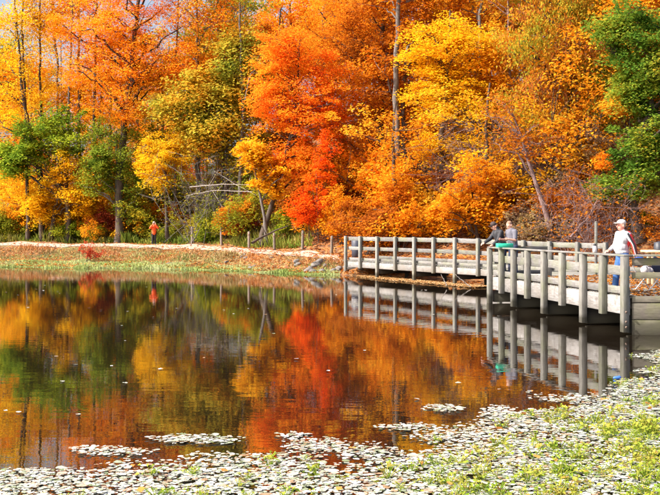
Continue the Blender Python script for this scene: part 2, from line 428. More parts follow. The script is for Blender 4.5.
def plant(name, label, cat, base, trunk, trunk_r, lobes, n_clump, per, leaf, pal, bark=None, seed=0, flat=.45, droop=0.0,
          clump_r=.8, clump_h=.4, group=None, stems=1, limb_frac=.14, fine=True, twigs=True, part_names=('trunk', 'crown'), aspect=.62, shell=2.2):
    """tree or shrub. base: ground point; trunk: list of points (absolute) above base; lobes: (centre, radii) list"""
    rng = np.random.default_rng(seed)
    base = np.array([base[0], base[1], float(ground(base[0], base[1])) - .12]) if len(base) == 2 else np.asarray(base, float)
    root = empty(name, base)
    tag(root, label, cat, group)
    # clump centres
    vol = np.array([np.prod(r) ** (2 / 3.) for c, r in lobes]); vol = vol / vol.sum()
    pick = rng.choice(len(lobes), n_clump, p=vol)
    u = rng.normal(size=(n_clump, 3)); u /= np.linalg.norm(u, axis=1)[:, None]
    rad = rng.uniform(0, 1, n_clump) ** (1 / shell)
    C = np.array([lobes[k][0] for k in pick]) + u * rad[:, None] * np.array([lobes[k][1] for k in pick])
    gz = ground(C[:, 0], C[:, 1]); C[:, 2] = np.maximum(C[:, 2], gz + .25)
    wood = MB()
    allpts = []
    def trunk_line(pts, r0, r1=None, sides=8):
        pts = np.asarray(pts, float)
        # resample with a little wander
        seg = np.linalg.norm(np.diff(pts, axis=0), axis=1); L_ = np.concatenate([[0], np.cumsum(seg)])
        n = max(6, int(L_[-1] / .8)); tt = np.linspace(0, L_[-1], n)
        R = np.stack([np.interp(tt, L_, pts[:, k]) for k in range(3)], 1)
        R[1:-1] += rng.normal(size=(n - 2, 3)) * r0 * .22
        f = tt / L_[-1]
        rr = r0 * (1 - .78 * f) ; rr[0] *= 1.45; 
        if n > 2: rr[1] *= 1.1
        wood.tube(R, rr, sides)
        return R, rr
    lines = []
    if trunk is not None:
        R, rr = trunk_line([base] + [np.asarray(p, float) for p in trunk], trunk_r)
        lines.append((R, rr))
    for s in range(stems - 1 if trunk is not None else stems):
        tgt = C[rng.integers(n_clump)]
        b0 = base + np.array([rng.normal() * .25, rng.normal() * .25, 0]) * (1 if trunk is None else 2)
        mid = np.array([(b0[0] * .6 + tgt[0] * .4), (b0[1] * .6 + tgt[1] * .4), b0[2] * .4 + tgt[2] * .6])
        R = bez(b0, mid, tgt, 7); rr = trunk_r * (.9 if trunk is None else .5) * np.linspace(1, .25, 7)
        wood.tube(R, rr, 6); lines.append((R, rr))
    TP = np.concatenate([l[0] for l in lines]); TR = np.concatenate([l[1] for l in lines])
    # limbs
    nl = max(3, int(n_clump * limb_frac))
    ends = rng.choice(n_clump, nl, replace=False)
    LP = [TP]; 
    for e in ends:
        tgt = C[e]
        hd = np.hypot(TP[:, 0] - tgt[0], TP[:, 1] - tgt[1])
        cost = hd * .6 + np.abs((tgt[2] - TP[:, 2]) - .75 * hd) + np.where(TP[:, 2] - base[2] < .18 * (TP[:, 2].max() - base[2]), 3.0, 0)
        k = int(np.argmin(cost)); st = TP[k]
        mid = st * .5 + tgt * .5 + np.array([0, 0, .18 * np.linalg.norm(tgt - st)]) + rng.normal(size=3) * .12 * np.linalg.norm(tgt - st)
        R = bez(st, mid, tgt, 8); R[1:-1] += rng.normal(size=(6, 3)) * .03 * np.linalg.norm(tgt - st)
        r0 = min(TR[k] * .65, .018 * np.linalg.norm(tgt - st) + .015)
        wood.tube(R, r0 * np.linspace(1, .3, 8), 5)
        LP.append(R[2:])
    LPp = np.concatenate(LP)
    if twigs:
        for c in C:
            k = int(np.argmin(((LPp - c) ** 2).sum(1) + np.where(LPp[:, 2] > c[2], .8, 0)))
            st = LPp[k]; dl = np.linalg.norm(c - st)
            if dl < .15: continue
            R = bez(st, st * .5 + c * .5 + rng.normal(size=3) * .1 * dl, c, 4)
            wood.tube(R, (.006 * dl + .01) * np.array([1, .8, .55, .25]), 3)
    # leaves
    n = n_clump * per
    cid = np.repeat(np.arange(n_clump), per)
    cs = rng.uniform(.55, 1.3, n_clump)
    dens = rng.uniform(.35, 1.0, n_clump)
    keep = rng.uniform(size=n) < dens[cid]
    cid = cid[keep]; n = len(cid)
    o = rng.normal(size=(n, 3)); o /= np.linalg.norm(o, axis=1)[:, None]
    o *= (rng.uniform(size=n) ** (1 / 2.4))[:, None]
    o *= np.stack([clump_r * cs[cid], clump_r * cs[cid], clump_h * cs[cid]], 1)
    tilt = rng.normal(size=(n_clump, 2)) * .28
    o[:, 2] += (o[:, :2] * tilt[cid]).sum(1) - .22 * np.hypot(o[:, 0], o[:, 1]) ** 2 / max(clump_r, .1)
    Lc = C[cid] + o
    Lc[:, 2] = np.maximum(Lc[:, 2], ground(Lc[:, 0], Lc[:, 1]) + .05)
    V, Fq = leaf_quads(rng, Lc - base, leaf, flat, droop, aspect)
    for q in range(len(wood.v)): wood.v[q] = wood.v[q] - base
    wood.build(part_names[0], bark or BARK_DARK, root, smooth=True)
    link(part_names[1], np_mesh(part_names[1], V, Fq), leafm(pal), root)
    return root

def px_lobes(d, lst, depth=.8):
    """(px,py,rx,ry[,dd]) list -> world lobes at depth d"""
    out = []
    for l in lst:
        px, py, rx, ry = l[:4]; dd = d + (l[4] if len(l) > 4 else 0)
        c = P(px, py, dd); s = dd / F
        out.append((c, np.array([rx * s, max(rx * s * depth, 1.0), ry * s])))
    return out

def behind_path(px, d, extra=.9):
    """trees stand beyond the far edge of the path"""
    for _ in range(12):
        X = (px - 330) / F * d
        lim = float(np.interp(X, SX, SY)) + float(bankw(X)) + 3.2 + extra
        if d < lim: d = lim
    return d

def hero(name, label, d, trunk_px, trunk_w, lobes_px, n_clump, per, pal, leaf=.155, bark=None, base_px=None, cat='tree', **kw):
    """tree given by its outline in the photograph at depth d"""
    d = behind_path(base_px if base_px is not None else trunk_px[0][0], d)
    n_clump = int(n_clump * 1.5); per = int(per * 1.6)
    bx = base_px if base_px is not None else trunk_px[0][0]
    X = (bx - 330) / F * d
    tp = [P(px, py, d + (dd[0] if dd else 0)) for (px, py, *dd) in trunk_px]
    gz = float(ground(X, d))
    tp = [p for p in tp if p[2] > gz + .4]
    return plant(name, label, cat, (X, d), tp, trunk_w * d / F / 2, px_lobes(d, lobes_px), n_clump, per, leaf, pal, bark, **kw)

# ---- the trees that can be told apart, roughly from left to right
hero('maple_tree', 'tall orange-red maple with layered boughs above the small green tree', 66, [(119, 238), (121, 160), (130, 90), (138, 0), (140, -60)], 9,
     [(130, 30, 62, 55), (112, 82, 54, 38), (160, 80, 38, 34), (140, -40, 70, 45), (90, 25, 38, 35), (125, 115, 40, 16)], 210, 140, 'orange', seed=11, flat=.6, clump_r=1.35, clump_h=.38)
hero('maple_tree', 'fiery red-orange maple glowing at the middle of the far bank', 57, [(262, 236), (275, 190), (296, 120), (300, 40)], 6,
     [(300, 115, 44, 50), (270, 85, 28, 30), (325, 95, 30, 44), (292, 55, 40, 25), (300, 160, 30, 20)], 150, 150, 'fiery', seed=12, flat=.55, clump_r=1.0, clump_h=.36)
hero('maple_tree', 'bright yellow-gold maple with flat layered boughs behind the boardwalk', 55, [(438, 240), (440, 180), (446, 90), (450, 10)], 7,
     [(458, 45, 46, 34), (440, 95, 36, 26), (472, 105, 36, 28), (455, 145, 40, 20), (430, 50, 26, 28)], 130, 140, 'yellow', seed=13, flat=.65, clump_r=1.15, clump_h=.3)
hero('beech_tree', 'drooping yellow-green and orange tree between the gold maple and the evergreen green tree', 52, [(560, 238), (548, 190), (556, 100), (560, -20)], 9,
     [(555, 40, 58, 60), (540, 110, 45, 45), (585, 110, 36, 45), (555, -30, 60, 40)], 150, 115, 'mixed', seed=14, flat=.1, droop=.8, clump_r=1.0, clump_h=.8, leaf=.18, aspect=.45)
hero('oak_tree', 'dark green leafed tree leaning at the photo edge behind the capped man', 40, [(640, 244), (632, 205), (640, 150), (660, 60), (668, 0)], 11,
     [(645, 140, 40, 44), (652, 60, 42, 45), (638, 180, 34, 22), (690, 100, 50, 90), (622, 25, 30, 30), (604, 187, 16, 10), (630, 95, 26, 26)], 230, 130, 'green', seed=15, flat=.5, clump_r=.75, clump_h=.35, leaf=.17)
hero('maple_tree', 'rusty orange tree with crown spreading over the start of the boardwalk', 62, [(372, 236), (378, 180), (382, 90), (384, -20)], 10,
     [(365, 70, 42, 55), (380, 140, 42, 45), (350, 20, 45, 40), (400, 10, 40, 40), (345, 160, 30, 40)], 160, 120, 'ember', seed=16, flat=.45, clump_r=1.1, clump_h=.5)
hero('forked_tree', 'dark forked trunk tree with thin orange leaves high above the boardwalk', 70, [(392, 238), (390, 150), (388, 60), (370, 0), (362, -40)], 9,
     [(380, 0, 45, 40), (340, 20, 40, 35), (420, 5, 35, 35)], 80, 80, 'orange', seed=17, flat=.4, clump_r=1.1, clump_h=.5, stems=2, limb_frac=.25)
hero('maple_tree', 'tall grey trunked tree with sparse red-orange leaves beside the bare thicket', 68, [(198, 240), (198, 140), (197, 40), (196, -50)], 6,
     [(205, 20, 48, 42), (185, 55, 28, 30), (235, 40, 35, 30), (205, 75, 30, 25), (210, -30, 50, 30)], 120, 90, 'sparse', bark=BARK_GREY, seed=18, flat=.4, clump_r=1.2, clump_h=.6)
hero('sapling_tree', 'small leafy green tree in front of the orange-red maple trunk', 62, [(118, 238), (118, 190), (116, 130)], 6,
     [(112, 150, 30, 34), (98, 175, 22, 22), (130, 180, 18, 26)], 90, 110, 'midgreen', bark=BARK_GREY, seed=19, clump_r=.75, clump_h=.45)
hero('sapling_tree', 'golden understorey tree leaning over the path near the orange-jacketed person', 60.5, [(168, 238), (166, 200), (165, 150)], 4,
     [(165, 165, 28, 28), (180, 145, 18, 18), (150, 150, 16, 20)], 75, 110, 'yellow', seed=20, flat=.55, clump_r=.75, clump_h=.3)
hero('sapling_tree', 'yellow-leaved thin sapling leaning beside the red-orange maple', 55, [(268, 240), (262, 205), (254, 165), (248, 140)], 4,
     [(262, 160, 20, 16), (272, 185, 20, 16), (250, 150, 14, 12), (280, 170, 14, 12)], 50, 75, 'gold', bark=BARK_GREY, seed=21, flat=.5, clump_r=.6, clump_h=.3, leaf=.2)
hero('oak_tree', 'slim dark trunk leaning at the far left with yellow leaves', 64, [(42, 236), (38, 170), (24, 100), (17, 30), (12, -40)], 4.5,
     [(15, 60, 34, 40), (20, 10, 38, 34), (5, 110, 28, 28)], 75, 75, 'yellow', seed=22, flat=.4, clump_r=1.0, clump_h=.5)
hero('poplar_tree', 'straight slim dark trunk between white sky gaps high at the left', 72, [(42, 230), (41, 120), (40, 20), (40, -60)], 4,
     [(45, 15, 30, 22), (38, 95, 24, 22)], 40, 70, 'gold', seed=23, flat=.4, clump_r=1.0, clump_h=.5)
hero('ash_tree', 'pale grey forked trunk rising in front of the yellow woods', 74, [(60, 232), (58, 130), (57, 60), (52, 10), (48, -40)], 5,
     [(60, 30, 26, 22), (70, 90, 26, 24)], 45, 70, 'gold', bark=BARK_GREY, seed=24, flat=.4, clump_r=1.0, clump_h=.5, stems=2)
hero('ash_tree', 'pale straight trunk just beside the layered orange-red maple', 73, [(80, 232), (79, 130), (79, 40), (80, -50)], 5,
     [(82, 0, 34, 30), (82, 100, 24, 20)], 55, 70, 'orange', bark=BARK_GREY, seed=25, flat=.4, clump_r=1.0, clump_h=.5)
hero('maple_tree', 'golden-orange low tree hanging over shrubs near the left end of the path', 62, [(50, 238), (56, 205), (66, 160)], 5,
     [(60, 195, 36, 24), (80, 165, 30, 26), (92, 195, 24, 24), (40, 205, 24, 18)], 120, 120, 'yellow', seed=26, flat=.55, clump_r=.85, clump_h=.32)
hero('sapling_tree', 'bright leafy green tree filling the gap among the slim left trunks', 70, [(68, 236), (66, 180), (64, 130)], 5,
     [(60, 130, 30, 30), (30, 150, 28, 28), (10, 165, 22, 22)], 90, 100, 'lime', seed=27, clump_r=.9, clump_h=.45, leaf=.22)
hero('sapling_tree', 'amber low tree reaching over the back rail beside the two anglers', 49, [(478, 238), (474, 210), (470, 180)], 3.5,
     [(470, 190, 30, 18), (490, 172, 24, 14), (452, 205, 20, 14)], 55, 80, 'amber', seed=28, flat=.55, clump_r=.6, clump_h=.25, leaf=.15)
hero('leaning_tree', 'bare slanting brown trunk on the leafy slope behind the bottle', 47, [(556, 244), (546, 210), (532, 170), (515, 120)], 7,
     [(520, 140, 30, 25), (500, 110, 24, 20)], 40, 22, 'rust', bark=BARK_PURPLE, seed=29, clump_r=.9, clump_h=.5, limb_frac=.5)
hero('maple_tree', 'orange leaf spray over green leaves high at the right edge', 39, [(632, 244), (628, 180), (630, 110)], 3,
     [(622, 112, 12, 8), (612, 104, 12, 8), (636, 60, 12, 10), (645, 105, 14, 10), (600, 160, 12, 8)], 26, 60, 'orange', seed=30, flat=.5, clump_r=.45, clump_h=.2, leaf=.14)
hero('beech_tree', 'olive-yellow tree standing behind the bare thicket beside the grey trunk', 67, [(225, 236), (228, 150), (230, 60)], 6,
     [(222, 110, 34, 30), (172, 108, 24, 26), (240, 60, 30, 34), (205, 135, 30, 22), (240, 140, 24, 26), (215, 85, 30, 24)], 170, 95, 'olivelight', seed=31, clump_r=1.2, clump_h=.6, leaf=.25)

for k_, (x0, x1, x2, dd_, wv, bk_, lb_) in enumerate((
        (28, 26, 22, 70, 4, BARK_DARK, 'thin dark trunk crossing the yellow leaves beside the slim leaning trunk'),
        (66, 68, 72, 71, 3.5, BARK_GREY, 'thin grey trunk standing between the forked and the straight pale trunks'),
        (97, 94, 96, 72, 4, BARK_DARK, 'thin dark trunk rising behind the orange-red maple boughs'),
        (176, 174, 178, 71, 3.5, BARK_GREY, 'slender grey trunk above the golden understorey tree'),
        (222, 224, 220, 69, 4, BARK_DARK, 'slender dark trunk beside the tall grey trunk'),
        (238, 243, 240, 66, 4.5, BARK_GREY, 'grey trunk standing at the edge of the brushwood thicket'),
        (520, 512, 508, 56, 4.5, BARK_PURPLE, 'brown trunk rising through the purplish thicket'))):
    hero('slim_tree', lb_, dd_, [(x0, 238), (x1, 120), (x2, 20), (x2 + 2, -60)], wv, [(x2, -5, 26, 26), (x1, 60, 16, 22)], 22, 40,
         ['gold', 'gold', 'orange', 'orange', 'sparse', 'olive', 'mixed'][k_], bark=bk_, seed=130 + k_, clump_r=.9, clump_h=.5, limb_frac=.3)

# ---- shrubs and undergrowth
def shrub(name, label, d, lobes_px, n, per, pal, leaf=.14, seed=0, base_px=None, group=None, **kw):
    bx = base_px if base_px is not None else lobes_px[0][0]
    X = (bx - 330) / F * d
    if 'bank' not in label: d = behind_path(bx, d, 1.5); X = (bx - 330) / F * d
    n = int(n * 1.25)
    kw.setdefault('clump_r', .42); kw.setdefault('clump_h', .28); kw.setdefault('stems', 5)
    return plant(name, label, 'shrub', (X, d), None, .03, px_lobes(d, lobes_px, .7), n, per, leaf, pal, kw.pop('bark', BARK_DARK), seed=seed,
                 group=group, part_names=('stems', 'foliage'), **kw)

shrub('shrub', 'golden yellow bush at the far left behind the path', 65, [(35, 205, 22, 22), (60, 215, 20, 16)], 60, 90, 'gold', seed=41)
shrub('shrub', 'dark maroon bush behind the path left of the orange-jacketed person', 66, [(105, 216, 16, 14), (120, 222, 12, 9)], 50, 80, 'maroon', seed=42)
shrub('shrub', 'small scarlet bush on the waterside bank', 61, [(86, 250, 11, 8), (96, 253, 8, 5)], 22, 50, 'scarlet', leaf=.10, seed=43, clump_r=.25, clump_h=.2)
shrub('shrub', 'bright yellow-green bush behind the first fence posts', 64, [(212, 231, 16, 11), (203, 236, 10, 6)], 45, 90, 'lime', leaf=.15, seed=44)
shrub('shrub', 'lime-yellow bush between the leaning sapling and the fence', 60, [(282, 225, 12, 14), (290, 215, 12, 10)], 34, 70, 'lime', seed=45)
shrub('shrub', 'rust-brown bush below the bare thicket', 61, [(240, 216, 20, 18), (226, 222, 14, 12)], 46, 60, 'ember', seed=46)
shrub('shrub', 'green leafy bush under the small leafy green tree', 63, [(128, 210, 16, 16), (145, 222, 14, 10)], 50, 80, 'midgreen', seed=47)
shrub('shrub', 'green weedy bush close beside the orange-jacketed person', 66, [(165, 232, 16, 8), (180, 225, 14, 12)], 44, 70, 'olive', seed=48)
shrub('shrub', 'olive weedy bush at the left end of the path', 67, [(12, 226, 18, 12), (30, 232, 14, 8)], 46, 70, 'olive', seed=49)
shrub('shrub', 'green weedy bush below the golden low tree', 66.5, [(65, 230, 18, 9), (85, 234, 14, 7)], 44, 70, 'lime', seed=50)
shrub('shrub', 'vivid red-orange bush beneath the fiery maple', 54.5, [(318, 185, 16, 34), (312, 205, 20, 20), (326, 150, 12, 20), (300, 210, 14, 14)], 85, 95, 'red', seed=51)
shrub('shrub', 'rusty bush behind the first boardwalk posts', 53, [(352, 215, 20, 18), (366, 226, 14, 10)], 60, 90, 'rust', seed=52)
shrub('shrub', 'dark orange bush behind the middle of the boardwalk', 52, [(400, 205, 24, 24), (385, 222, 16, 12)], 70, 90, 'ember', seed=53)
shrub('shrub', 'yellow-orange bush behind the boardwalk next to the black-jacketed angler', 50, [(446, 218, 20, 14), (462, 205, 16, 12)], 55, 85, 'gold', seed=54)
shrub('shrub', 'rust coloured bush on the slope above the boardwalk', 55, [(420, 190, 24, 20), (445, 180, 18, 14)], 60, 85, 'rust', seed=55)
shrub('shrub', 'dark rust bush on the slope above the two anglers', 50, [(520, 205, 24, 20), (500, 195, 18, 16)], 60, 60, 'rust', seed=56)
shrub('shrub', 'rusty thin bush on the slope near the capped man', 45, [(585, 205, 22, 20), (600, 225, 16, 10)], 55, 50, 'rust', seed=57)
shrub('shrub', 'low yellow plant growing behind the capped man', 37, [(644, 240, 9, 6), (650, 236, 6, 4)], 18, 50, 'lime', leaf=.11, seed=58, clump_r=.22, clump_h=.16)
shrub('shrub', 'small green-leaved shrub overhanging the back railing', 42, [(598, 186, 14, 8), (612, 182, 10, 7)], 26, 70, 'green', seed=59, clump_r=.35, clump_h=.2)
shrub('shrub', 'amber bush at the foot of the fiery maple', 52.5, [(338, 205, 14, 20), (330, 228, 12, 8)], 40, 80, 'amber', seed=60)
shrub('shrub', 'orange bush reaching the photo edge beyond the tan plank', 44, [(665, 225, 22, 20), (690, 210, 22, 24)], 60, 60, 'rust', seed=61)

shrub('shrub', 'broad golden bush between the small leafy green tree and the golden low tree', 72, [(88, 200, 20, 22), (70, 212, 20, 16)], 70, 90, 'yellow', leaf=.15, seed=62, clump_r=.6)
shrub('shrub', 'tall amber-gold bush under the slim trunks near the left edge', 73, [(30, 190, 26, 24), (12, 205, 20, 18)], 75, 90, 'gold', leaf=.15, seed=63, clump_r=.6)
shrub('shrub', 'tall olive bush filling the gap behind the grey-brown thicket', 72, [(222, 175, 26, 30), (240, 200, 18, 20), (200, 195, 16, 20)], 85, 80, 'olivelight', leaf=.16, seed=64, clump_r=.65)
shrub('shrub', 'pale lime bush left of the maroon bush at the path', 70.5, [(82, 228, 14, 9), (60, 230, 12, 8)], 40, 70, 'lime', seed=65)

def thicket(label, d, cx, cy, rx, ry, n, mat, seed, name='bare_thicket', pal='brushy'):
    d = behind_path(cx, d)
    rng = np.random.default_rng(seed)
    X = (cx - 330) / F * d
    base = np.array([X, d, float(ground(X, d))])
    root = empty(name, base); tag(root, label, 'thicket')
    s = d / F; tw = MB()
    for k in range(n):
        bx = rng.uniform(-rx, rx) * s * .9; by = rng.uniform(-1, 1) * 2.0
        z0 = float(ground(X + bx, d + by)) - base[2] - .1
        p0 = np.array([bx, by, z0])
        top = np.array([bx + rng.normal() * rx * s * .35, by + rng.normal() * .8, EYE - (cy - ry * rng.uniform(-.6, 1.0) - 228) * s - base[2]])
        if top[2] < z0 + .6: top[2] = z0 + .6 + rng.uniform(0, 1)
        L_ = np.linalg.norm(top - p0)
        top = top + np.array([rng.normal() * .22 * L_, rng.normal() * .1 * L_, -.1 * L_])
        mid = p0 * .6 + top * .4 + np.array([rng.normal() * .22 * L_, rng.normal() * .2, .25 * L_])
        R = bez(p0, mid, top, 7)[:6]; R[1:] += rng.normal(size=(5, 3)) * .02 * L_
        tw.tube(R, (.0032 * L_ + .006) * np.linspace(1, .25, 6), 3)
        for q in range(8):
            a = R[rng.integers(1, 6)]
            e = a + rng.normal(size=3) * np.array([.8, .5, .5]) * L_ * .25
            tw.tube(bez(a, a * .5 + e * .5 + np.array([0, 0, .1]), e, 4), (.0018 * L_ + .005) * np.linspace(1, .3, 4), 3)
            for w in range(2):
                e2 = e + rng.normal(size=3) * .35
                tw.tube(bez(a * .4 + e * .6, e, e2, 3), .006 * np.linspace(1, .4, 3), 3)
    tag(tw.build('twigs', mat, root), kind='stuff')
    nl_ = 2600; pk = tw.v; Cl = np.array([pk[rng.integers(len(pk))][-1] for _ in range(nl_)]) + rng.normal(size=(nl_, 3)) * .12
    V, Fq = leaf_quads(rng, Cl, .13, .3); tag(link('dry_leaves', np_mesh('dry_leaves', V, Fq), leafm(pal), root), kind='stuff')
    return root
thicket('grey-brown brushwood thicket behind the fence, beside the olive-yellow tree', 66, 220, 180, 36, 42, 55, BARK_GREY, 71, pal='olive')
thicket('purplish bare thicket above the two anglers', 53, 512, 150, 44, 55, 190, BARK_PURPLE, 72)
thicket('brown bare brush high behind the rusty boardwalk bushes', 60, 430, 150, 60, 40, 110, BARK_DARK, 73)
thicket('brown twiggy brush on the slope near the photo edge behind the capped man', 44, 592, 190, 34, 30, 70, BARK_PURPLE, 74, pal='rust')

# ---- wooded slope behind: a few kinds of tree, copied with their own colours
def proto_tree(seed, h, spread, n, per, leaf, pal, bark, low=.3):
    rng = np.random.default_rng(seed)
    lobes = []
    for k in range(6):
        a = rng.uniform(0, 6.28); rr = rng.uniform(0, spread * .5)
        lobes.append((np.array([math.cos(a) * rr, math.sin(a) * rr + 300, h * rng.uniform(low + .12, .88)]), np.array([spread * .5, spread * .5, h * .16])))
    r = plant('woodland_tree', None, 'tree', (0, 300, 0), [(.1, 300, h * .35), (-.15, 300.1, h * .7), (.1, 300, h)], .2, lobes, n, per, leaf, pal, bark,
              seed=seed, clump_r=1.15, clump_h=.55, flat=.45)
    return r
_g = ground
def ground(x, y, _flat=[True]):
    return np.zeros(np.broadcast(np.asarray(x, float), np.asarray(y, float)).shape) if _flat[0] else _g(x, y)
protos = [proto_tree(201, 17, 6.5, 110, 120, .23, 'orange', BARK_DARK), proto_tree(202, 20, 6.0, 110, 120, .23, 'gold', BARK_GREY, .25),
          proto_tree(203, 14, 6.5, 100, 120, .22, 'amber', BARK_DARK, .15), proto_tree(204, 19, 7, 110, 120, .24, 'olive', BARK_GREY, .2),
          proto_tree(205, 9, 5.5, 80, 120, .20, 'rust', BARK_DARK, .05)]
ground.__defaults__[0][0] = False
rngb = random.Random(5)
spots = []
for row, d in enumerate((77, 83, 91, 101, 113, 127)):
    half = 330 / F * d + 14
    x = -half + rngb.uniform(0, 4)
    while x < half:
        spots.append((x, d + rngb.uniform(-3.5, 3.5)))
        x += rngb.uniform(3.6, 5.6) * (1 + .12 * row)
# the slope comes nearer on the right-hand side
for d in (53, 58, 63, 69):
    x = 3.0 + rngb.uniform(0, 3)
    while x < 330 / F * d + 10:
        spots.append((x, d + rngb.uniform(-2, 2))); x += rngb.uniform(3.6, 5.6)
def zone(px):
    for lim, wd in ((30, 'the slim leaning trunk'), (70, 'the pale forked trunk'), (100, 'the pale straight trunk'), (150, 'the orange-red maple'), (188, 'the golden understorey tree'), (215, 'the tall grey trunk'),
                    (250, 'the grey-brown thicket'), (285, 'the yellow leaning sapling'), (325, 'the fiery maple'), (355, 'the first boardwalk posts'), (385, 'the rusty orange tree'), (415, 'the dark forked trunk'),
                    (445, 'the middle of the boardwalk'), (475, 'the yellow-gold maple'), (505, 'the two anglers'), (535, 'the purplish thicket'), (570, 'the drooping tree'), (600, 'the tall slim post'), (630, 'the capped man')):
        if px < lim: return wd
    return 'the dark green tree'
first = [True] * len(protos)
words = {'ember': 'dark orange', 'orange': 'orange', 'gold': 'golden', 'amber': 'amber', 'olive': 'olive-yellow', 'rust': 'rusty brown', 'redorange': 'red-orange', 'mixed': 'mottled yellow-green', 'lime': 'yellow-green'}
for (x, d) in spots:
    px = x / d * F + 330
    if 18 < px < 92 and d > 74 and rngb.random() < .72: continue
    if px < 95: pal = rngb.choice(['gold', 'gold', 'orange', 'olive', 'amber']); k = rngb.choice([0, 1, 1, 2, 4])
    elif px < 190: pal = rngb.choice(['orange', 'gold', 'redorange', 'olive', 'amber']); k = rngb.choice([0, 1, 2, 3, 4])
    elif px < 255: pal = rngb.choice(['olive', 'olive', 'mixed', 'redorange', 'rust']); k = rngb.choice([0, 1, 3, 3, 4])
    elif px < 410: pal = rngb.choice(['ember', 'orange', 'rust', 'amber', 'orange']); k = rngb.choice([0, 1, 2, 3, 4])
    elif px < 520: pal = rngb.choice(['amber', 'gold', 'rust', 'amber']); k = rngb.choice([0, 1, 2, 3, 4])
    else: pal = rngb.choice(['mixed', 'rust', 'amber', 'rust', 'olive']); k = rngb.choice([0, 2, 3, 4, 4])
    if d < 72 and 330 < px < 412: pal = rngb.choice(['rust', 'ember', 'amber'])
    if d < 72 and 412 <= px < 500: pal = rngb.choice(['gold', 'amber', 'gold'])
    src = protos[k]
    if first[k]: o = src; first[k] = False; kids = list(src.children)
    else:
        o = src.copy(); COL.objects.link(o); kids = []
        for ch in src.children:
            c = ch.copy(); COL.objects.link(c); c.parent = o; kids.append(c)
    sc = rngb.uniform(.85, 1.2)
    o.location = (x, d, float(ground(x, d)) - .1); o.rotation_euler = (0, 0, rngb.uniform(0, 6.28)); o.scale = (sc, sc, sc * rngb.uniform(.92, 1.1))
    for c in kids:
        if c.name.startswith('crown'):
            c.material_slots[0].link = 'OBJECT'; c.material_slots[0].material = leafm(pal)
    place = zone(px)
    lab = words[pal] + ' ' + ('low bushy' if k == 4 else 'tall' if sc > 1.04 else 'medium') + ' tree ' + ('close behind ' if d < 72 else 'a little way behind ' if d < 88 else 'up the slope behind ' if d < 106 else 'far behind ') + place
    tag(o, lab, 'tree', 'woodland trees on the slope behind')

# bushes of the wooded slope
ground.__defaults__[0][0] = True
bushp = []
for sd_, h_, sp_, pl_ in ((401, 2.6, 1.9, 'rust'), (402, 3.6, 2.3, 'amber'), (403, 1.8, 1.7, 'olive')):
    lb = [(np.array([math.cos(a) * sp_ * .45, 300 + math.sin(a) * sp_ * .45, h_ * zz]), np.array([sp_ * .6, sp_ * .6, h_ * .3])) for a, zz in ((0, .35), (2.1, .55), (4.2, .7), (5.3, .4))]
    bushp.append(plant('woodland_bush', None, 'shrub', (0, 300, 0), None, .035, lb, 66, 100, .15, pl_, BARK_DARK, seed=sd_, clump_r=.5, clump_h=.32, stems=5, part_names=('stems', 'foliage')))
ground.__defaults__[0][0] = False
firstb = [True] * 3
bsp = []
for k in range(150):
    if k < 85: X = rngb.uniform(1.5, 32); Y = float(yshore(X)) + 4.5 + rngb.random() ** 1.3 * 24
    else: X = rngb.uniform(-27, 1.5); Y = float(np.interp(X, SX, SY)) + float(bankw(X)) + 4.6 + rngb.random() ** 1.2 * 18
    px = X / Y * F + 330
    if -30 < px < 690 and not (px > 585 and Y < 52): bsp.append((X, Y, px))
for (X, Y, px) in bsp:
    k = rngb.choice([0, 1, 2])
    pal = rngb.choice(['olive', 'lime', 'gold', 'amber', 'green'] if px < 190 else ['olive', 'maroon', 'brushy', 'lime'] if px < 260 else ['rust', 'amber', 'amber', 'orange'] if px < 470 else ['rust', 'rust', 'amber', 'brushy'])
    src = bushp[k]
    if firstb[k]: o = src; firstb[k] = False; kids = list(src.children)
    else:
        o = src.copy(); COL.objects.link(o); kids = []
        for ch in src.children:
            c = ch.copy(); COL.objects.link(c); c.parent = o; kids.append(c)
    sc = rngb.uniform(.75, 1.3)
    o.location = (X, Y, float(ground(X, Y)) - .05); o.rotation_euler = (0, 0, rngb.uniform(0, 6.28)); o.scale = (sc, sc, sc * rngb.uniform(.8, 1.2))
    for c in kids:
        if c.name.startswith('foliage'):
            c.material_slots[0].link = 'OBJECT'; c.material_slots[0].material = leafm(pal)
    wd = dict(words, green='dark green', maroon='maroon', brushy='brown')[pal]
    q_ = Y - float(yshore(X))
    tag(o, wd + (' small' if sc < .95 else ' big') + ' bush ' + ('low' if q_ < 10 else 'halfway up' if q_ < 18 else 'high') + ' on the wooded slope behind ' + zone(px), 'shrub', 'bushes under the woodland trees')

# ------------------------------------------------------------------ ground cover
def sample_on(rng, n, x0, x1, f):
    """f(x,y)->probability; points on the ground"""
    xs = []; 
    X = rng.uniform(x0, x1, n); S = rng.uniform(0, 1, n)
    return X, S
rng = np.random.default_rng(90)
# fallen leaves on the slope, path edges and bank
n = 60000
X = rng.uniform(-26, 30, n); S = rng.uniform(0, 1, n) ** 1.3 * 30
Y = yshore(X) + .2 + S
w = bankw(X); on_path = (S > w + .2) & (S < w + 2.6) & (X < .3)
pr = np.interp(X, [-26, -10, -3, 3], [.30, .40, .8, 1.0]); pr = np.where(on_path, pr * .75, pr)
k = rng.uniform(size=n) < pr
X, Y = X[k], Y[k]
C = np.stack([X, Y, ground(X, Y) + rng.uniform(.015, .09, len(X))], 1)
V, Fq = leaf_quads(rng, C, .17, .75)
LITTER = leaf_mat('fallen_leaves', [(.12, .045, .02), (.28, .085, .02), (.46, .15, .025), (.58, .25, .05), (.46, .28, .13)], trans=.15, clump=.25)
tag(link('leaf_litter', np_mesh('leaf_litter', V, Fq), LITTER), 'orange-brown fallen leaves carpeting the slope and bank', 'leaf litter', kind='stuff')

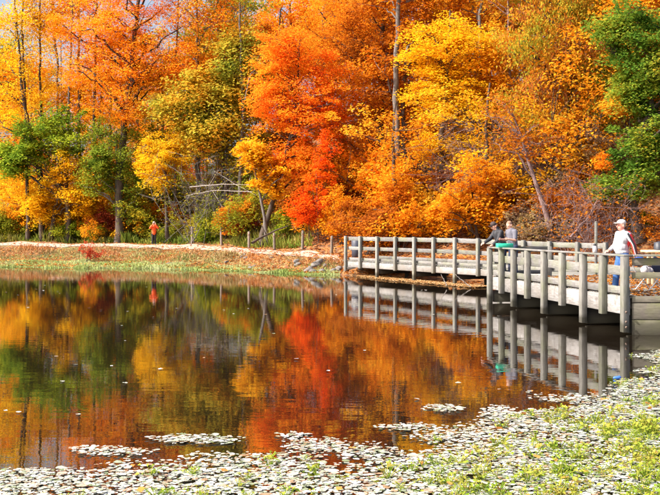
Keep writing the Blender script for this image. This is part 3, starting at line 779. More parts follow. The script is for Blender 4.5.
def blades(rng, X, Y, h, w, name, mat, label, z=None, lean=.35):
    n = len(X); Z = ground(X, Y) if z is None else z
    B = np.stack([X, Y, Z - .02], 1)
    a = rng.uniform(0, 6.28, n); t = np.stack([np.cos(a), np.sin(a), 0 * a], 1)
    hh = h * rng.uniform(.4, 1.3, n) * (.35 + 1.5 * hashnoise(X, Y, .9, 21) ** 1.6)
    top = B + np.stack([rng.normal(size=n) * lean * hh, rng.normal(size=n) * lean * hh, hh], 1)
    ww = w * rng.uniform(.6, 1.3, n)[:, None]
    mid = B * .45 + top * .55 + np.array([0, 0, 1]) * (hh * .06)[:, None]
    V = np.stack([B - t * ww, B + t * ww, mid + t * ww * .8, top, mid - t * ww * .8], 1).reshape(-1, 3)
    i = np.arange(n)[:, None] * 5
    Fq = np.concatenate([i + np.array([0, 1, 2, 4]), ], 0); Ft = i + np.array([4, 2, 3, 3])
    # the tip triangle as a thin quad
    V2 = V.copy().reshape(n, 5, 3)
    tip2 = V2[:, 3] + t * ww * .05
    V3 = np.concatenate([V2, tip2[:, None]], 1).reshape(-1, 3)
    j = np.arange(n)[:, None] * 6
    Fc = np.concatenate([j + np.array([0, 1, 2, 4]), j + np.array([4, 2, 5, 3])], 0)
    o = link(name, np_mesh(name, V3, Fc), mat)
    tag(o, label, name.replace('_', ' '), kind='stuff')
    return o
# green strip at the water's edge
n = 34000
X = rng.uniform(-34, .5, n); U = rng.uniform(-.03, .76, n) * (.75 + .5 * hashnoise(X, 0 * X, .35, 31))
Y = yshore(X) + U * bankw(X)
G1 = leaf_mat('shore_green', [(.18, .24, .06), (.30, .38, .11), (.44, .50, .22), (.54, .52, .30)], trans=.3, clump=.6, scale=.35)
blades(rng, X, Y, .13, .035, 'shore_grass', G1, 'short green grass along the water edge of the far bank')
# dry tan grass on the bank, below the path
n = 20000
X = rng.uniform(-34, 1.2, n); U = rng.uniform(.5, .97, n)
Y = yshore(X) + U * bankw(X)
G2 = leaf_mat('dry_grass', [(.22, .10, .04), (.50, .20, .06), (.52, .33, .17), (.26, .24, .08), (.58, .42, .26)], trans=.25, clump=.6, scale=.3)
blades(rng, X, Y, .17, .03, 'dry_grass', G2, 'dry tan and orange grass on the bank below the path', lean=.5)
# weeds behind the path
n = 26000
X = rng.uniform(-36, -1, n); S = bankw(X) + 3.7 + rng.uniform(0, 1, n) ** 1.5 * 9
Y = np.interp(X, SX, SY) + S
k = hashnoise(X, Y, .5, 8) > rng.uniform(0, .75, n)
G3 = leaf_mat('weeds', [(.07, .11, .02), (.14, .20, .03), (.30, .30, .06), (.46, .36, .16)], trans=.3, clump=.6, scale=.35)
blades(rng, X[k], Y[k], .5, .045, 'weeds', G3, 'green and straw coloured weeds growing behind the path')

# rocks on the bank by the dock
ROCK = plain('grey_rock', (.15, .135, .125), .95, .5, 5)
def rock_mesh(seed):
    rg = np.random.default_rng(seed); V = []; nu, nv = 9, 6
    for j in range(nv + 1):
        th = math.pi * j / nv
        for i_ in range(nu):
            ph = 2 * math.pi * i_ / nu
            r_ = 1 + .28 * math.sin(2 * ph + seed) * math.sin(th) + rg.normal() * .22
            V.append((math.sin(th) * math.cos(ph) * r_ * 1.1, math.sin(th) * math.sin(ph) * r_ * .85, math.cos(th) * .62 * (1 + rg.normal() * .05)))
    Fc = [(j * nu + i_, (j + 1) * nu + i_, (j + 1) * nu + (i_ + 1) % nu, j * nu + (i_ + 1) % nu) for j in range(nv) for i_ in range(nu)]
    return np_mesh('rock', V, Fc)
rocks = [rock_mesh(s) for s in range(5)]
for r_ in rocks: r_.materials.append(ROCK)
rg = random.Random(4)
for k in range(34):
    X = rg.choice([rg.uniform(-1.6, 1.6), rg.uniform(-1.6, 1.6), rg.uniform(-7, -1), rg.uniform(-14, -4)])
    Y = float(yshore(X)) + float(bankw(X)) * rg.uniform(.35, .95)
    o = bpy.data.objects.new('rock', rocks[k % 5]); COL.objects.link(o)
    s_ = rg.uniform(.12, .28) * (1.0 if X > -3 else .6)
    o.location = (X, Y, float(ground(X, Y)) + s_ * .25); o.scale = (s_, s_, s_ * rg.uniform(.8, 1.1)); o.rotation_euler = (rg.uniform(-.2, .2), rg.uniform(-.2, .2), rg.uniform(0, 6))
    tag(o, 'grey rock embedded in the far bank below the path', 'rock', 'grey rocks on the far bank')

# fence posts along the path
names = ['first', 'second', 'third', 'fourth', 'fifth', 'sixth']
def fence_post_mesh():
    m = MB(); rr = .09
    ang = np.arange(8) / 8 * 2 * math.pi
    m.tube([(0, 0, -.3), (0, 0, .4), (.01, 0, .8), (.01, .005, 1.08), (.01, .005, 1.12)], [rr, rr * .98, rr * .96, rr * .92, .005], 8)
    return m.mesh('post', False)
fpm = fence_post_mesh(); fpm.materials.append(WOOD_FENCE)
capw = MB(); capw.tube([(.01, .005, .86), (.01, .005, .93)], [.093, .093], 8)
capm = capw.mesh('wire_band'); capm.materials.append(plain('rusty_wire', (.18, .11, .07), .7))
for k, (px, yb, hp) in enumerate([(192, 244, 17), (221.5, 245, 18), (249, 246, 17), (274.5, 247, 17), (302.5, 250, 19), (331.5, 252, 19)]):
    X = -9.2; 
    for it in range(12):
        Y = float(np.interp(X, SX, SY)) + float(bankw(X)) + 3.3
        X = (px - 330) / F * Y
    e = empty('fence_post', (X, Y, float(ground(X, Y)))); e.rotation_euler = (rg.uniform(-.04, .04), rg.uniform(-.05, .05), rg.uniform(0, 3))
    hs = hp / F * Y / 1.1; e.scale = (1, 1, hs)
    tag(e, names[k] + ' wooden fence post behind the path counting from the left', 'fence post', 'fence posts along the path')
    p_ = bpy.data.objects.new('post', fpm); COL.objects.link(p_); p_.parent = e
    c_ = bpy.data.objects.new('wire_band', capm); COL.objects.link(c_); c_.parent = e

# fallen logs and branches
def branch(name, label, pts, r0, mat, seed, forks=3):
    rg_ = np.random.default_rng(seed); m = MB(); pts = np.array(pts)
    n_ = 12; t = np.linspace(0, len(pts) - 1, n_)
    R = np.stack([np.interp(t, np.arange(len(pts)), pts[:, q]) for q in range(3)], 1)
    R[1:-1] += rg_.normal(size=(n_ - 2, 3)) * min(r0 * .5, .03)
    m.tube(R, r0 * np.linspace(1, .35, n_), 7)
    L_ = np.linalg.norm(pts[-1] - pts[0])
    for k in range(forks):
        a = R[rg_.integers(3, 10)]; e = a + rg_.normal(size=3) * L_ * .16 + np.array([0, 0, .1])
        m.tube(bez(a, a * .5 + e * .5 + np.array([0, 0, .05]), e, 5), r0 * .4 * np.linspace(1, .3, 5), 5)
    c = R[0].copy()
    for q in range(len(m.v)): m.v[q] = m.v[q] - c
    o = m.build(name, mat, None, True); o.location = c
    return tag(o, label, 'branch')
branch('fallen_log', 'dark fallen log leaning down to the fence below the fiery maple', [P(252, 243, 56), P(268, 234, 56.5), P(288, 226, 57)], .09, BARK_DARK, 1, 2)
branch('fallen_branch', 'long pale dead branch hanging level across the bare thicket', [P(190, 187, 61), P(225, 184, 60.5), P(262, 186, 60)], .03, BARK_PALE, 2, 6)
branch('fallen_branch', 'second pale dead branch just beneath the long level one', [P(252, 192, 60.5), P(215, 190, 61), P(186, 196, 62)], .025, BARK_PALE, 3, 5)
branch('dead_branch', 'white bare arched branch beside the fiery maple top', [P(245, 100, 60), P(250, 75, 60), P(262, 62, 60), P(285, 58, 60.5)], .035, BARK_GREY, 4, 6)
branch('dead_branch', 'thin brown stick leaning from the boardwalk into the water', [P(447, 286, 38.2), P(441, 274, 38.9)], .022, BARK_GREY, 6, 0)
branch('dead_branch', 'bent grey stick sloping from a boardwalk post to the leaf mat', [P(471, 287, 38), P(462, 280, 38.4), P(455, 274, 38.9)], .022, BARK_GREY, 7, 1)
branch('dead_branch', 'dark slanting dead limb on the slope near the bottle', [P(570, 238, 44), P(590, 215, 45), P(604, 185, 46)], .06, BARK_PURPLE, 8, 4)

# ------------------------------------------------------------------ boardwalk
def lerp(a, b, t): return np.asarray(a) * (1 - t) + np.asarray(b) * t
def Apt(px):          # front line of the boardwalk, from its pixel columns
    fh = 47.7 + (px - 347) * .0817; d = F * EYE / fh
    return np.array([(px - 330) / F * d, d])
bw = empty('boardwalk', (float(Apt(347)[0]), float(Apt(347)[1]), 0)); 
tag(bw, 'long weathered grey boardwalk with board railing leading from the path over the water', 'boardwalk')
BO = np.array(bw.location)
def rel(p): return np.asarray(p, float) - BO
A0, A1 = Apt(347), Apt(608)
ad = (A1 - A0) / np.linalg.norm(A1 - A0); an = np.array([-ad[1], ad[0]])      # an: to the back
if an[1] < 0: an = -an
ALEN = np.linalg.norm(A1 - A0)
def A(t, off=0.0, z=0.0):
    p = A0 + ad * t + an * off
    return rel((p[0], p[1], z))
def arail(t): return 1.97 - .10 * np.clip((t - 9) / 6, 0, 1)       # top of the rail dips towards the platform
cols_px = [347, 361.4, 378.4, 396.5, 415.5, 434.8, 456.2, 479.4, 501, 525, 551, 579, 607]
ts = [float(np.dot(Apt(c) - A0, ad)) for c in cols_px]
AW = 1.9
for k, t in enumerate(ts):
    m = MB(); bot = -.5 if (k % 2 == 0 and k > 0) else .42
    if k == 0: bot = .3
    m.prism([A(t - .08, -.135), A(t + .06, -.135), A(t + .06, -.008), A(t - .08, -.008)], bot, arail(t) + .03)
    m.build('post', WOOD_POST, bw, bevel=.008)
for k in range(len(ts) - 1):
    a, b_ = ts[k], ts[k + 1]; g_ = .004
    for nm, dz, h, mt in (('top_rail', -.10, .19, WOOD), ('middle_rail', -.58, .17, WOOD)):
        m = MB(); m.beam(A(a + g_, .02 + .045, arail(a) + dz), A(b_ - g_, .02 + .045, arail(b_) + dz), .045, h); m.build(nm, mt, bw, bevel=.006)
    m = MB(); m.beam(A(a + g_, .02, .585), A(b_ - g_, .02, .585), .05, .27); m.build('fascia_board', WOOD_FASCIA, bw, bevel=.006)
    m = MB(); m.beam(A(a + g_, .10, .86), A(b_ - g_, .10, .86), .05, .13); m.build('kick_board', WOOD, bw, bevel=.006)
    m = MB(); m.beam(A(a + g_, AW - .06, .90), A(b_ - g_, AW - .06, .90), .09, .16); m.build('back_kerb', WOOD, bw, bevel=.006)
# back fascia and piles with cross beams
m = MB(); m.beam(A(-.5, AW, .55), A(ALEN, AW, .55), .05, .25); m.build('back_fascia', WOOD_SHADED, bw)
for k, t in enumerate(ts):
    if k % 2 == 0 and k > 0:
        m = MB(); m.beam(A(t, .06, .33), A(t, AW - .08, .33), .15, .24); m.build('cross_beam', WOOD_SHADED, bw, bevel=.008)
        m = MB(); m.beam(A(t, AW - .25, -.6), A(t, AW - .25, .21), .17, .17); m.build('pile', WOOD_SHADED, bw, bevel=.008)
npl = int((ALEN + .5) / .148)
for k in range(npl):
    t = -.5 + (k + .5) * .148
    m = MB(); m.beam(A(t, .05, .748), A(t, AW - .03, .748), .14, .038); m.build('deck_plank', WOOD, bw)

# ------------------------------------------------------------------ fishing platform
C1 = np.array([(492 - 330) / F * 30.5, 30.5]); C2 = np.array([(628 - 330) / F * 21.4, 21.4])
fp = empty('fishing_platform', (C2[0], C2[1], 0)); tag(fp, 'weathered fishing platform on posts with flat capped railing standing in the pond', 'platform')
BO2 = np.array(fp.location)
bd = (C2 - C1) / np.linalg.norm(C2 - C1); BL = np.linalg.norm(C2 - C1); bn = np.array([-bd[1], bd[0]])
if bn[0] < 0: bn = -bn                                    # inwards (right)
def B(t, off=0.0, z=0.0):
    p = C1 + bd * t + bn * off
    return np.array([p[0], p[1], z]) - BO2
bpx = [492, 503.8, 516, 530, 546.7, 565, 586, 606, 628]
def bt(px):                                               # distance along the rail for a pixel column
    lo, hi = 0.0, BL
    for _ in range(40):
        mid = (lo + hi) / 2; q = C1 + bd * mid
        if q[0] / q[1] * F + 330 < px: lo = mid
        else: hi = mid
    return (lo + hi) / 2
tb = [bt(c) for c in bpx]; tb[0] = 0.0; tb[-1] = BL
RT = 1.80; PW = 6.6
for k, t in enumerate(tb):
    m = MB(); bot = (.06 if k else -.4) if k % 2 == 0 else .38
    m.prism([B(t - .10, -.145), B(t + .07, -.145), B(t + .07, .0), B(t - .10, .0)], bot, RT - .045)
    m.build('post', WOOD_POST, fp, bevel=.008)
for k in range(8):
    a, b_ = tb[k], tb[k + 1]; g_ = .004
    m = MB(); m.beam(B(a + g_, .03, 1.43), B(b_ - g_, .03, 1.43), .045, .22); m.build('middle_rail', WOOD, fp, bevel=.006)
    m = MB(); m.beam(B(a + g_, .03, .98), B(b_ - g_, .03, .98), .045, .17); m.build('low_rail', WOOD, fp, bevel=.006)
    m = MB(); m.beam(B(a + g_, .03, .64), B(b_ - g_, .03, .64), .05, .40); m.build('fascia_board', WOOD_FASCIA, fp, bevel=.006)
for k in range(0, 8, 2):
    m = MB(); m.beam(B(tb[k] - (.1 if k == 0 else -.003), -.02, RT - .02), B(tb[k + 2] + (.06 if k == 6 else -.003), -.02, RT - .02), .22, .042); m.build('rail_cap', WOOD, fp, bevel=.006)
# timber bents under the deck
for k in (0, 2, 4, 6, 8):
    t = tb[k] - (.02 if k == 8 else 0) + (.08 if k == 0 else 0)
    m = MB(); m.beam(B(t - .12, .06, .22), B(t - .12, PW - .2, .22), .16, .38); m.build('cross_beam', WOOD_SHADED, fp, bevel=.01)
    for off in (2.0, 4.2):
        m = MB(); m.beam(B(t - .12, off, -.8), B(t - .12, off, .14), .24, .24); m.build('pile', WOOD_SHADED, fp, bevel=.01)
for off in (.55, 1.5, 2.6, 3.8, 5.0):  # stringers added to close the open underside with black shade
    m = MB(); m.beam(B(.1, off, .66), B(BL - .1, off, .66), .08, .30); m.build('shade_stringer', WOOD_SHADED, fp)
# deck
npl = int(BL / .15)
for k in range(npl):
    t = (k + .5) * BL / npl
    m = MB(); m.beam(B(t, .06, .842), B(t, PW, .842), BL / npl - .009, .04); m.build('deck_plank', WOOD, fp)
# near side, facing the photographer
def Nn(x, off=0.0, z=0.0):
    return np.array([C2[0] + x, C2[1] + off, z]) - BO2
for nm, z, h, mt, x0, dy in (('top_board', 1.645, .17, WOOD_END, .09, .0), ('middle_rail', 1.335, .14, WOOD_END, .09, .0), ('low_rail', .80, .14, WOOD_END, .09, .0),
                         ('skirt_board', .53, .36, WOOD_END, .09, -.012), ('skirt_board', .165, .34, WOOD_END, .09, -.006)):
    m = MB(); m.beam(Nn(x0, dy, z), Nn(PW, dy, z), .045, h); m.build(nm, mt, fp, bevel=.007)
m = MB(); m.beam(Nn(.1, 0, RT - .018), Nn(PW, 0, RT - .018), .21, .042); m.build('rail_cap', WOOD, fp, bevel=.006)
for x in (2.2, 4.4, PW):
    m = MB(); m.beam(Nn(x, -.10, -.6), Nn(x, -.10, RT - .05), .14, .14); m.build('post', WOOD_POST, fp, bevel=.008)
BOLT = plain('rusty_bolt', (.12, .08, .06), .6)
for z in (.30, .18, .52):
    m = MB(); m.tube([B(BL, -.07, z) + np.array([0, -.09, 0]), B(BL, -.07, z) + np.array([0, -.115, 0])], [.03, .012], 8); m.build('bolt', BOLT, fp)
# far side rail of the platform (towards the boardwalk)
for z, h, nm in ((1.72, .17, 'top_rail'), (1.33, .15, 'middle_rail'), (.98, .12, 'low_rail')):
    m = MB(); m.beam(B(-.03, .1, z), B(-.03, 1.9, z), .045, h); m.build(nm, WOOD, fp, bevel=.006)
m = MB(); m.beam(B(-.03, 1.95, .4), B(-.03, 1.95, 1.8), .13, .13); m.build('post', WOOD_POST, fp, bevel=.008)
m = MB(); m.beam(B(-.06, .06, .62), B(-.06, PW, .62), .05, .38); m.build('fascia_board', WOOD_FASCIA, fp)
# gangway between platform and boardwalk
gw = empty('gangway', (8.6, 31, 0)); tag(gw, 'short plank gangway joining the fishing platform to the boardwalk', 'gangway')
ga = C1 + bn * 2.1 - bd * .05; 
for k in range(22):
    m = MB(); p = np.array([ga[0] + 1.3, ga[1] + .1, .80]) + np.array([.10, .985, 0]) * (k * .152) - np.array(gw.location)
    m.beam(p - np.array([1.2, 0, 0]), p + np.array([2.4, 0, 0]), .142, .04); m.build('deck_plank', WOOD, gw)
for dx in (-1.0, 2.2):
    m = MB(); p = np.array([ga[0] + 1.3 + dx, ga[1] + .1, .70]) - np.array(gw.location); m.beam(p, p + np.array([.33, 3.25, 0]), .08, .15); m.build('joist', WOOD_SHADED, gw)

# tall slim post behind the rail
m = MB(); p = P(596, 245, 31.5)
pz = EYE - (222 - 228) / F * 31.5
m.beam((0, 0, .80), (0, 0, pz), .08, .08)
o = empty('marker_post', (p[0], p[1], 0)); tag(o, 'tall slim pale post standing behind the bottle', 'post')
m.build('post', WOOD, o, bevel=.01); m = MB(); m.tube([(0, 0, pz), (0, 0, pz + .03)], [.055, .01], 6); m.build('cap', WOOD_POST, o)

# fallen leaves on the decks, leaf mats on the water
rng = np.random.default_rng(95)
n = 4200
T = rng.uniform(0, BL, n); O = rng.uniform(.1, PW, n)
C = np.array([B(t, o_, .868) for t, o_ in zip(T, O)]) + BO2
V, Fq = leaf_quads(rng, C, .12, .9)
tag(link('deck_leaves', np_mesh('deck_leaves', V, Fq), LITTER), 'orange-brown fallen leaves scattered over the platform planks', 'fallen leaves', kind='stuff')
n = 9000
T = rng.uniform(.8, 11, n); O = rng.normal(size=n) * .26 - .25 + np.interp(T, [0, 4, 11], [1.0, .1, -.1])
C = np.array([A(t, o_, .012) for t, o_ in zip(T, O)]) + BO; C[:, 2] += rng.uniform(0, .04, n)
V, Fq = leaf_quads(rng, C, .13, .93)
FLOATING = leaf_mat('floating_leaves', [(.22, .12, .06), (.42, .22, .08), (.56, .36, .17), (.60, .46, .30)], trans=.1, clump=.3)
tag(link('floating_leaf_mat', np_mesh('floating_leaf_mat', V, Fq), FLOATING), 'tan mat of fallen leaves floating beneath the boardwalk', 'leaf mat', kind='stuff')

# ------------------------------------------------------------------ people
def ellip(m, c, r, nu=14, nv=9):
    V = []; 
    for j in range(nv + 1):
        th = math.pi * (j + .02) / (nv + .04)
        for i_ in range(nu):
            ph = 2 * math.pi * i_ / nu
            V.append((c[0] + r[0] * math.sin(th) * math.cos(ph), c[1] + r[1] * math.sin(th) * math.sin(ph), c[2] + r[2] * math.cos(th)))
    Fc = [(j * nu + i_, (j + 1) * nu + i_, (j + 1) * nu + (i_ + 1) % nu, j * nu + (i_ + 1) % nu) for j in range(nv) for i_ in range(nu)]
    Fc += [tuple(range(k, k + 1)) for k in []]
    # close the poles
    V += [(c[0], c[1], c[2] + r[2]), (c[0], c[1], c[2] - r[2])]
    a, b_ = len(V) - 2, len(V) - 1
    for i_ in range(0, nu, 2):
        Fc.append((a, i_, (i_ + 1) % nu, (i_ + 2) % nu)); e = nv * nu
        Fc.append((b_, e + (i_ + 2) % nu, e + (i_ + 1) % nu, e + i_))
    m.add(V, Fc)
def limb(m, pts, rad, sides=12, flat=1.0):
    """tapered rounded limb through points"""
    pts = [np.asarray(p, float) for p in pts]
    for p, r_ in zip(pts, rad): ellip(m, p, (r_, r_ * flat, r_), 12, 8)
    for k in range(len(pts) - 1):
        a, b_ = pts[k], pts[k + 1]
        V0 = m.n
        t = b_ - a; L_ = np.linalg.norm(t); t = t / L_
        ref = np.array([0, 1.0, 0]) if abs(t[1]) < .9 else np.array([1.0, 0, 0])
        s_ = np.cross(t, ref); s_ /= np.linalg.norm(s_); u_ = np.cross(s_, t)
        V = []
        for p, r_ in ((a, rad[k]), (b_, rad[k + 1])):
            for i_ in range(sides):
                an_ = 2 * math.pi * i_ / sides
                V.append(p + (s_ * math.cos(an_) + u_ * math.sin(an_) * flat) * r_)
        Fc = [(i_, (i_ + 1) % sides, sides + (i_ + 1) % sides, sides + i_) for i_ in range(sides)]
        V += [a, b_]
        for i_ in range(0, sides, 2):
            Fc.append((2 * sides, (i_ + 2) % sides, (i_ + 1) % sides, i_)); Fc.append((2 * sides + 1, sides + i_, sides + (i_ + 1) % sides, sides + (i_ + 2) % sides))
        m.add(V, Fc)
def fleshed(m, name, mat, parent, voxel=.012, sm=4):
    o = m.build(name, mat, parent, True)
    r_ = o.modifiers.new('union', 'REMESH'); r_.mode = 'VOXEL'; r_.voxel_size = voxel; r_.use_smooth_shade = True
    s_ = o.modifiers.new('smooth', 'SMOOTH'); s_.factor = .5; s_.iterations = sm
    return o
def hand(m, w, d, side, up=np.array([0, 0, 1.0]), curl=.5):
    """palm and five bent fingers; w wrist point, d direction, side: direction of the thumb"""
    d = np.asarray(d, float) / np.linalg.norm(d); side = np.asarray(side, float); side = side - d * side.dot(d); side /= np.linalg.norm(side)
    nrm = np.cross(d, side)
    limb(m, [w, w + d * .045, w + d * .085], [.028, .034, .032], 10, 1.0)
    for k, (o_, l) in enumerate(((.030, .072), (.010, .082), (-.010, .076), (-.029, .058))):
        r0 = w + d * .085 + side * o_
        k1 = r0 + d * l * .5 - nrm * l * .12 * curl; k2 = k1 + d * l * .4 - nrm * l * .45 * curl
        limb(m, [r0, k1, k2], [.0105, .0095, .008], 8)
    t0 = w + d * .03 + side * .028; t1 = t0 + d * .03 + side * .028; limb(m, [t0, t1, t1 + d * .03 - nrm * .012], [.013, .011, .009], 8)
SKIN = plain('skin', (.62, .34, .25), .55, .08, 30)
SKIN_RED = plain('sunned_skin', (.66, .27, .20), .55, .08, 30)
SHOE = plain('shoe_dark', (.05, .05, .055), .6)
EYEM = plain('eye_dark', (.03, .025, .02), .3)

def head_on(m, c, f, rz, s=1.0):
    """head centred at c facing f (unit, horizontal-ish): skull, jaw, nose, ears"""
    f = np.asarray(f, float); f /= np.linalg.norm(f); sd = np.array([-f[1], f[0], 0.0]); sd /= np.linalg.norm(sd); up = np.cross(f, sd); up = up if up[2] > 0 else -up
    ellip(m, c + up * .02 * s - f * .012 * s, (.092 * s, .084 * s, .105 * s))
    ellip(m, c - up * .045 * s + f * .022 * s, (.066 * s, .062 * s, .075 * s))
    limb(m, [c + up * .012 * s + f * .082 * s, c - up * .022 * s + f * .108 * s], [.011 * s, .016 * s], 8)   # nose
    ellip(m, c - up * .085 * s + f * .055 * s, (.03 * s, .03 * s, .024 * s))                                   # chin
    limb(m, [c - up * .052 * s + f * .088 * s - sd * .02, c - up * .052 * s + f * .088 * s + sd * .02], [.010 * s, .010 * s], 8)  # lips
    for q in (-1, 1): ellip(m, c - up * .012 * s + sd * q * .084 * s - f * .01 * s, (.018 * s, .018 * s, .032 * s))
    return f, sd, up

def person(loc, label, group=None):
    e = empty('person', loc); tag(e, label, 'person', group); return e

def face_bits(root, c, f, sd, up, s=1.0):
    for q in (-1, 1):
        m = MB(); ellip(m, c + f * .083 * s + up * .015 * s + sd * q * .032 * s, (.012 * s, .012 * s, .008 * s), 8, 5); m.build('eye', EYEM, root, True)

def shoe(root, p, f, mat):
    m = MB(); f = np.asarray(f, float); f /= np.linalg.norm(f)
    limb(m, [p - f * .05 + np.array([0, 0, .045]), p + f * .06 + np.array([0, 0, .042]), p + f * .16 + np.array([0, 0, .035])], [.045, .046, .036], 10)
    fleshed(m, 'shoe', mat, root, .01, 2)

def v(*a): return np.array(a, float)

# -- man with the white cap, facing left (-X), near hand hanging with a blue bag
DECK = .866
man = person(((622.5 - 330) / F * 22.9, 22.9, DECK), 'man in white cap, white and red long-sleeved shirt and blue jeans at the railing')
f = v(-.96, -.28, 0); f /= np.linalg.norm(f); sd = v(-f[1], f[0], 0)      # sd: his left? chosen below
near = v(f[1], -f[0], 0) if v(f[1], -f[0], 0)[1] < 0 else v(-f[1], f[0], 0)   # towards the camera
hip = v(0, 0, .93); hc = v(-.035, 0, 1.60)
body = MB()
F_, S_, U_ = head_on(body, hc, f + v(0, 0, -.12), 0, 1.08)
limb(body, [v(.01, 0, 1.36), v(-.01, 0, 1.50)], [.062, .056])
limb(body, [hip, v(.02, 0, 1.15), v(.01, 0, 1.34)], [.13, .13, .13])
shl_n = v(.03, 0, 1.395) + near * .19; shl_f = v(.0, 0, 1.395) - near * .19
elb_n = shl_n + v(.10, 0, -.27) + near * .05; wr_n = elb_n + v(.055, 0, -.23)
elb_f = shl_f + f * .06 + v(0, 0, -.27) - near * .03; wr_f = elb_f + f * .20 + v(0, 0, -.13) + near * .06
limb(body, [shl_n, elb_n, wr_n], [.05, .04, .032]); hand(body, wr_n, v(.05, 0, -1), f)
limb(body, [shl_f, elb_f, wr_f], [.05, .04, .032]); hand(body, wr_f, f + v(0, 0, -.35), near, curl=.8)
kn_n = v(-.03, 0, .49) + near * .11; an_n = v(.02, 0, .09) + near * .12
kn_f = v(-.04, 0, .49) - near * .10 + f * .05; an_f = v(-.02, 0, .09) - near * .12 + f * .1
limb(body, [hip + near * .08, kn_n, an_n], [.09, .06, .045]); limb(body, [hip - near * .08, kn_f, an_f], [.09, .06, .045])
fleshed(body, 'body', SKIN_RED, man, .009); face_bits(man, hc, F_, S_, U_, 1.08)
sh = MB()
ellip(sh, v(-.005, 0, 1.27), (.165, .215, .19)); ellip(sh, v(-.035, 0, 1.08), (.19, .19, .19)); ellip(sh, v(-.01, 0, .96), (.168, .185, .09))
limb(sh, [shl_n + v(0, 0, -.01), shl_f + v(0, 0, -.01)], [.075, .075]); limb(sh, [v(.012, 0, 1.40), v(.005, 0, 1.46)], [.085, .066])
fleshed(sh, 'shirt', plain('white_jersey', (.48, .48, .52), .8, .12, 14), man, .011)
RED = plain('red_sleeve', (.62, .03, .035), .75, .12, 14)
for (a, e_, w_, mt_) in ((shl_n, elb_n, wr_n, RED), (shl_f, elb_f, wr_f, bpy.data.materials['white_jersey'])):
    s1 = MB(); limb(s1, [a, e_, w_ * .85 + e_ * .15], [.070, .058, .046]); fleshed(s1, 'sleeve', mt_, man, .011)
s1 = MB(); limb(s1, [shl_n + f * .045 + near * .012, lerp(shl_n, elb_n, .6) + f * .03 + near * .008], [.062, .045]); fleshed(s1, 'sleeve_front', bpy.data.materials['white_jersey'], man, .011)
bk = MB(); ellip(bk, v(.095, 0, 1.22) + near * .01, (.075, .165, .20)); fleshed(bk, 'back_panel', RED, man, .011)
st = MB(); limb(st, [shl_n + near * .06 + f * .05, elb_n + near * .045 + f * .01, wr_n + near * .03], [.024, .024, .02], 10); fleshed(st, 'sleeve_stripe', plain('black_stripe', (.02, .02, .025), .7), man, .008, 2)
st = MB(); limb(st, [shl_n + near * .055 + f * .085, elb_n + near * .04 + f * .048, wr_n + near * .025 + f * .03], [.012, .012, .01], 10); fleshed(st, 'sleeve_piping', plain('white_piping', (.7, .7, .7), .7), man, .006, 1)
JEANS = plain('blue_jeans', (.055, .15, .42), .85, .2, 18)
tr = MB(); ellip(tr, hip + v(0, 0, .0), (.15, .175, .13))
limb(tr, [hip + near * .085 + v(0, 0, -.06), kn_n, an_n + v(0, 0, .02)], [.108, .082, .075]); limb(tr, [hip - near * .085 + v(0, 0, -.06), kn_f, an_f + v(0, 0, .02)], [.108, .082, .075])
fleshed(tr, 'trousers', JEANS, man, .011)
shoe(man, an_n * v(1, 1, 0), f, SHOE); shoe(man, an_f * v(1, 1, 0), f, SHOE)
CAPW = plain('white_cap', (.60, .57, .54), .8, .05, 20)
cp = MB(); ellip(cp, hc + v(.012, 0, .070), (.110, .102, .075)); limb(cp, [hc + f * .09 + v(0, 0, .058), hc + f * .155 + v(0, 0, .044)], [.020, .014], 10)
cap_o = fleshed(cp, 'cap', CAPW, man, .008, 2)
cp = MB(); ellip(cp, hc + f * .105 + v(0, 0, .055), (.085, .075, .014)); fleshed(cp, 'brim', CAPW, cap_o, .008, 2)
hr = MB(); ellip(hr, hc + v(.045, 0, .0), (.068, .090, .062)); fleshed(hr, 'hair', plain('grey_hair', (.28, .24, .21), .8), man, .009, 2)

# blue bag hanging from his hand
bagp = np.array(man.location) + wr_n + v(.06, -.02, -.16)
bag = empty('shoulder_bag', bagp); tag(bag, 'blue bag hanging at the hip of the capped man', 'bag')
m = MB(); ellip(m, v(0, 0, .02), (.17, .10, .10)); ellip(m, v(.07, 0, .0), (.13, .09, .09)); fleshed(m, 'pouch', plain('blue_nylon', (.03, .08, .30), .5, .2, 10), bag, .012)
m = MB(); m.tube(bez(v(-.10, 0, .10), v(-.06, 0, .30), v(.10, 0, .10), 9), .014, 6); m.build('strap', SHOE, bag, True)

# folding chair on the platform behind the near rail
fcx = ((650 - 330) / F * 23.6, 23.6, DECK)
ch = empty('folding_chair', fcx, .5); tag(ch, 'low folding chair with dark navy seat and pale tube frame beside the capped man', 'chair')
PALE = plain('pale_tube', (.62, .60, .60), .4, .1); NAVY = plain('navy_cloth', (.02, .025, .06), .8)
for y_ in (-.22, .22):
    for (a, b_) in ((v(-.28, y_, 0), v(.22, y_, .42)), (v(.25, y_, 0), v(-.24, y_, .42)), (v(-.24, y_, .42), v(-.36, y_, .60))):
        m = MB(); m.tube([a, a * .5 + b_ * .5, b_], .015, 8); m.build('leg', PALE, ch, True)
    m = MB(); m.beam(v(-.30, y_, .60), v(.14, y_, .60), .05, .025); m.build('armrest', NAVY, ch, bevel=.006)
m = MB(); m.tube([v(.0, .0, .30), v(.0, .0, .33)], [.02, .02], 6); 
m = MB(); m.beam(v(-.24, 0, .40), v(.22, 0, .40), .42, .02); m.build('seat', NAVY, ch, bevel=.006)
m = MB(); m.beam(v(.22, 0, .42), v(.33, 0, .78), .42, .025); m.build('backrest', NAVY, ch, bevel=.006)
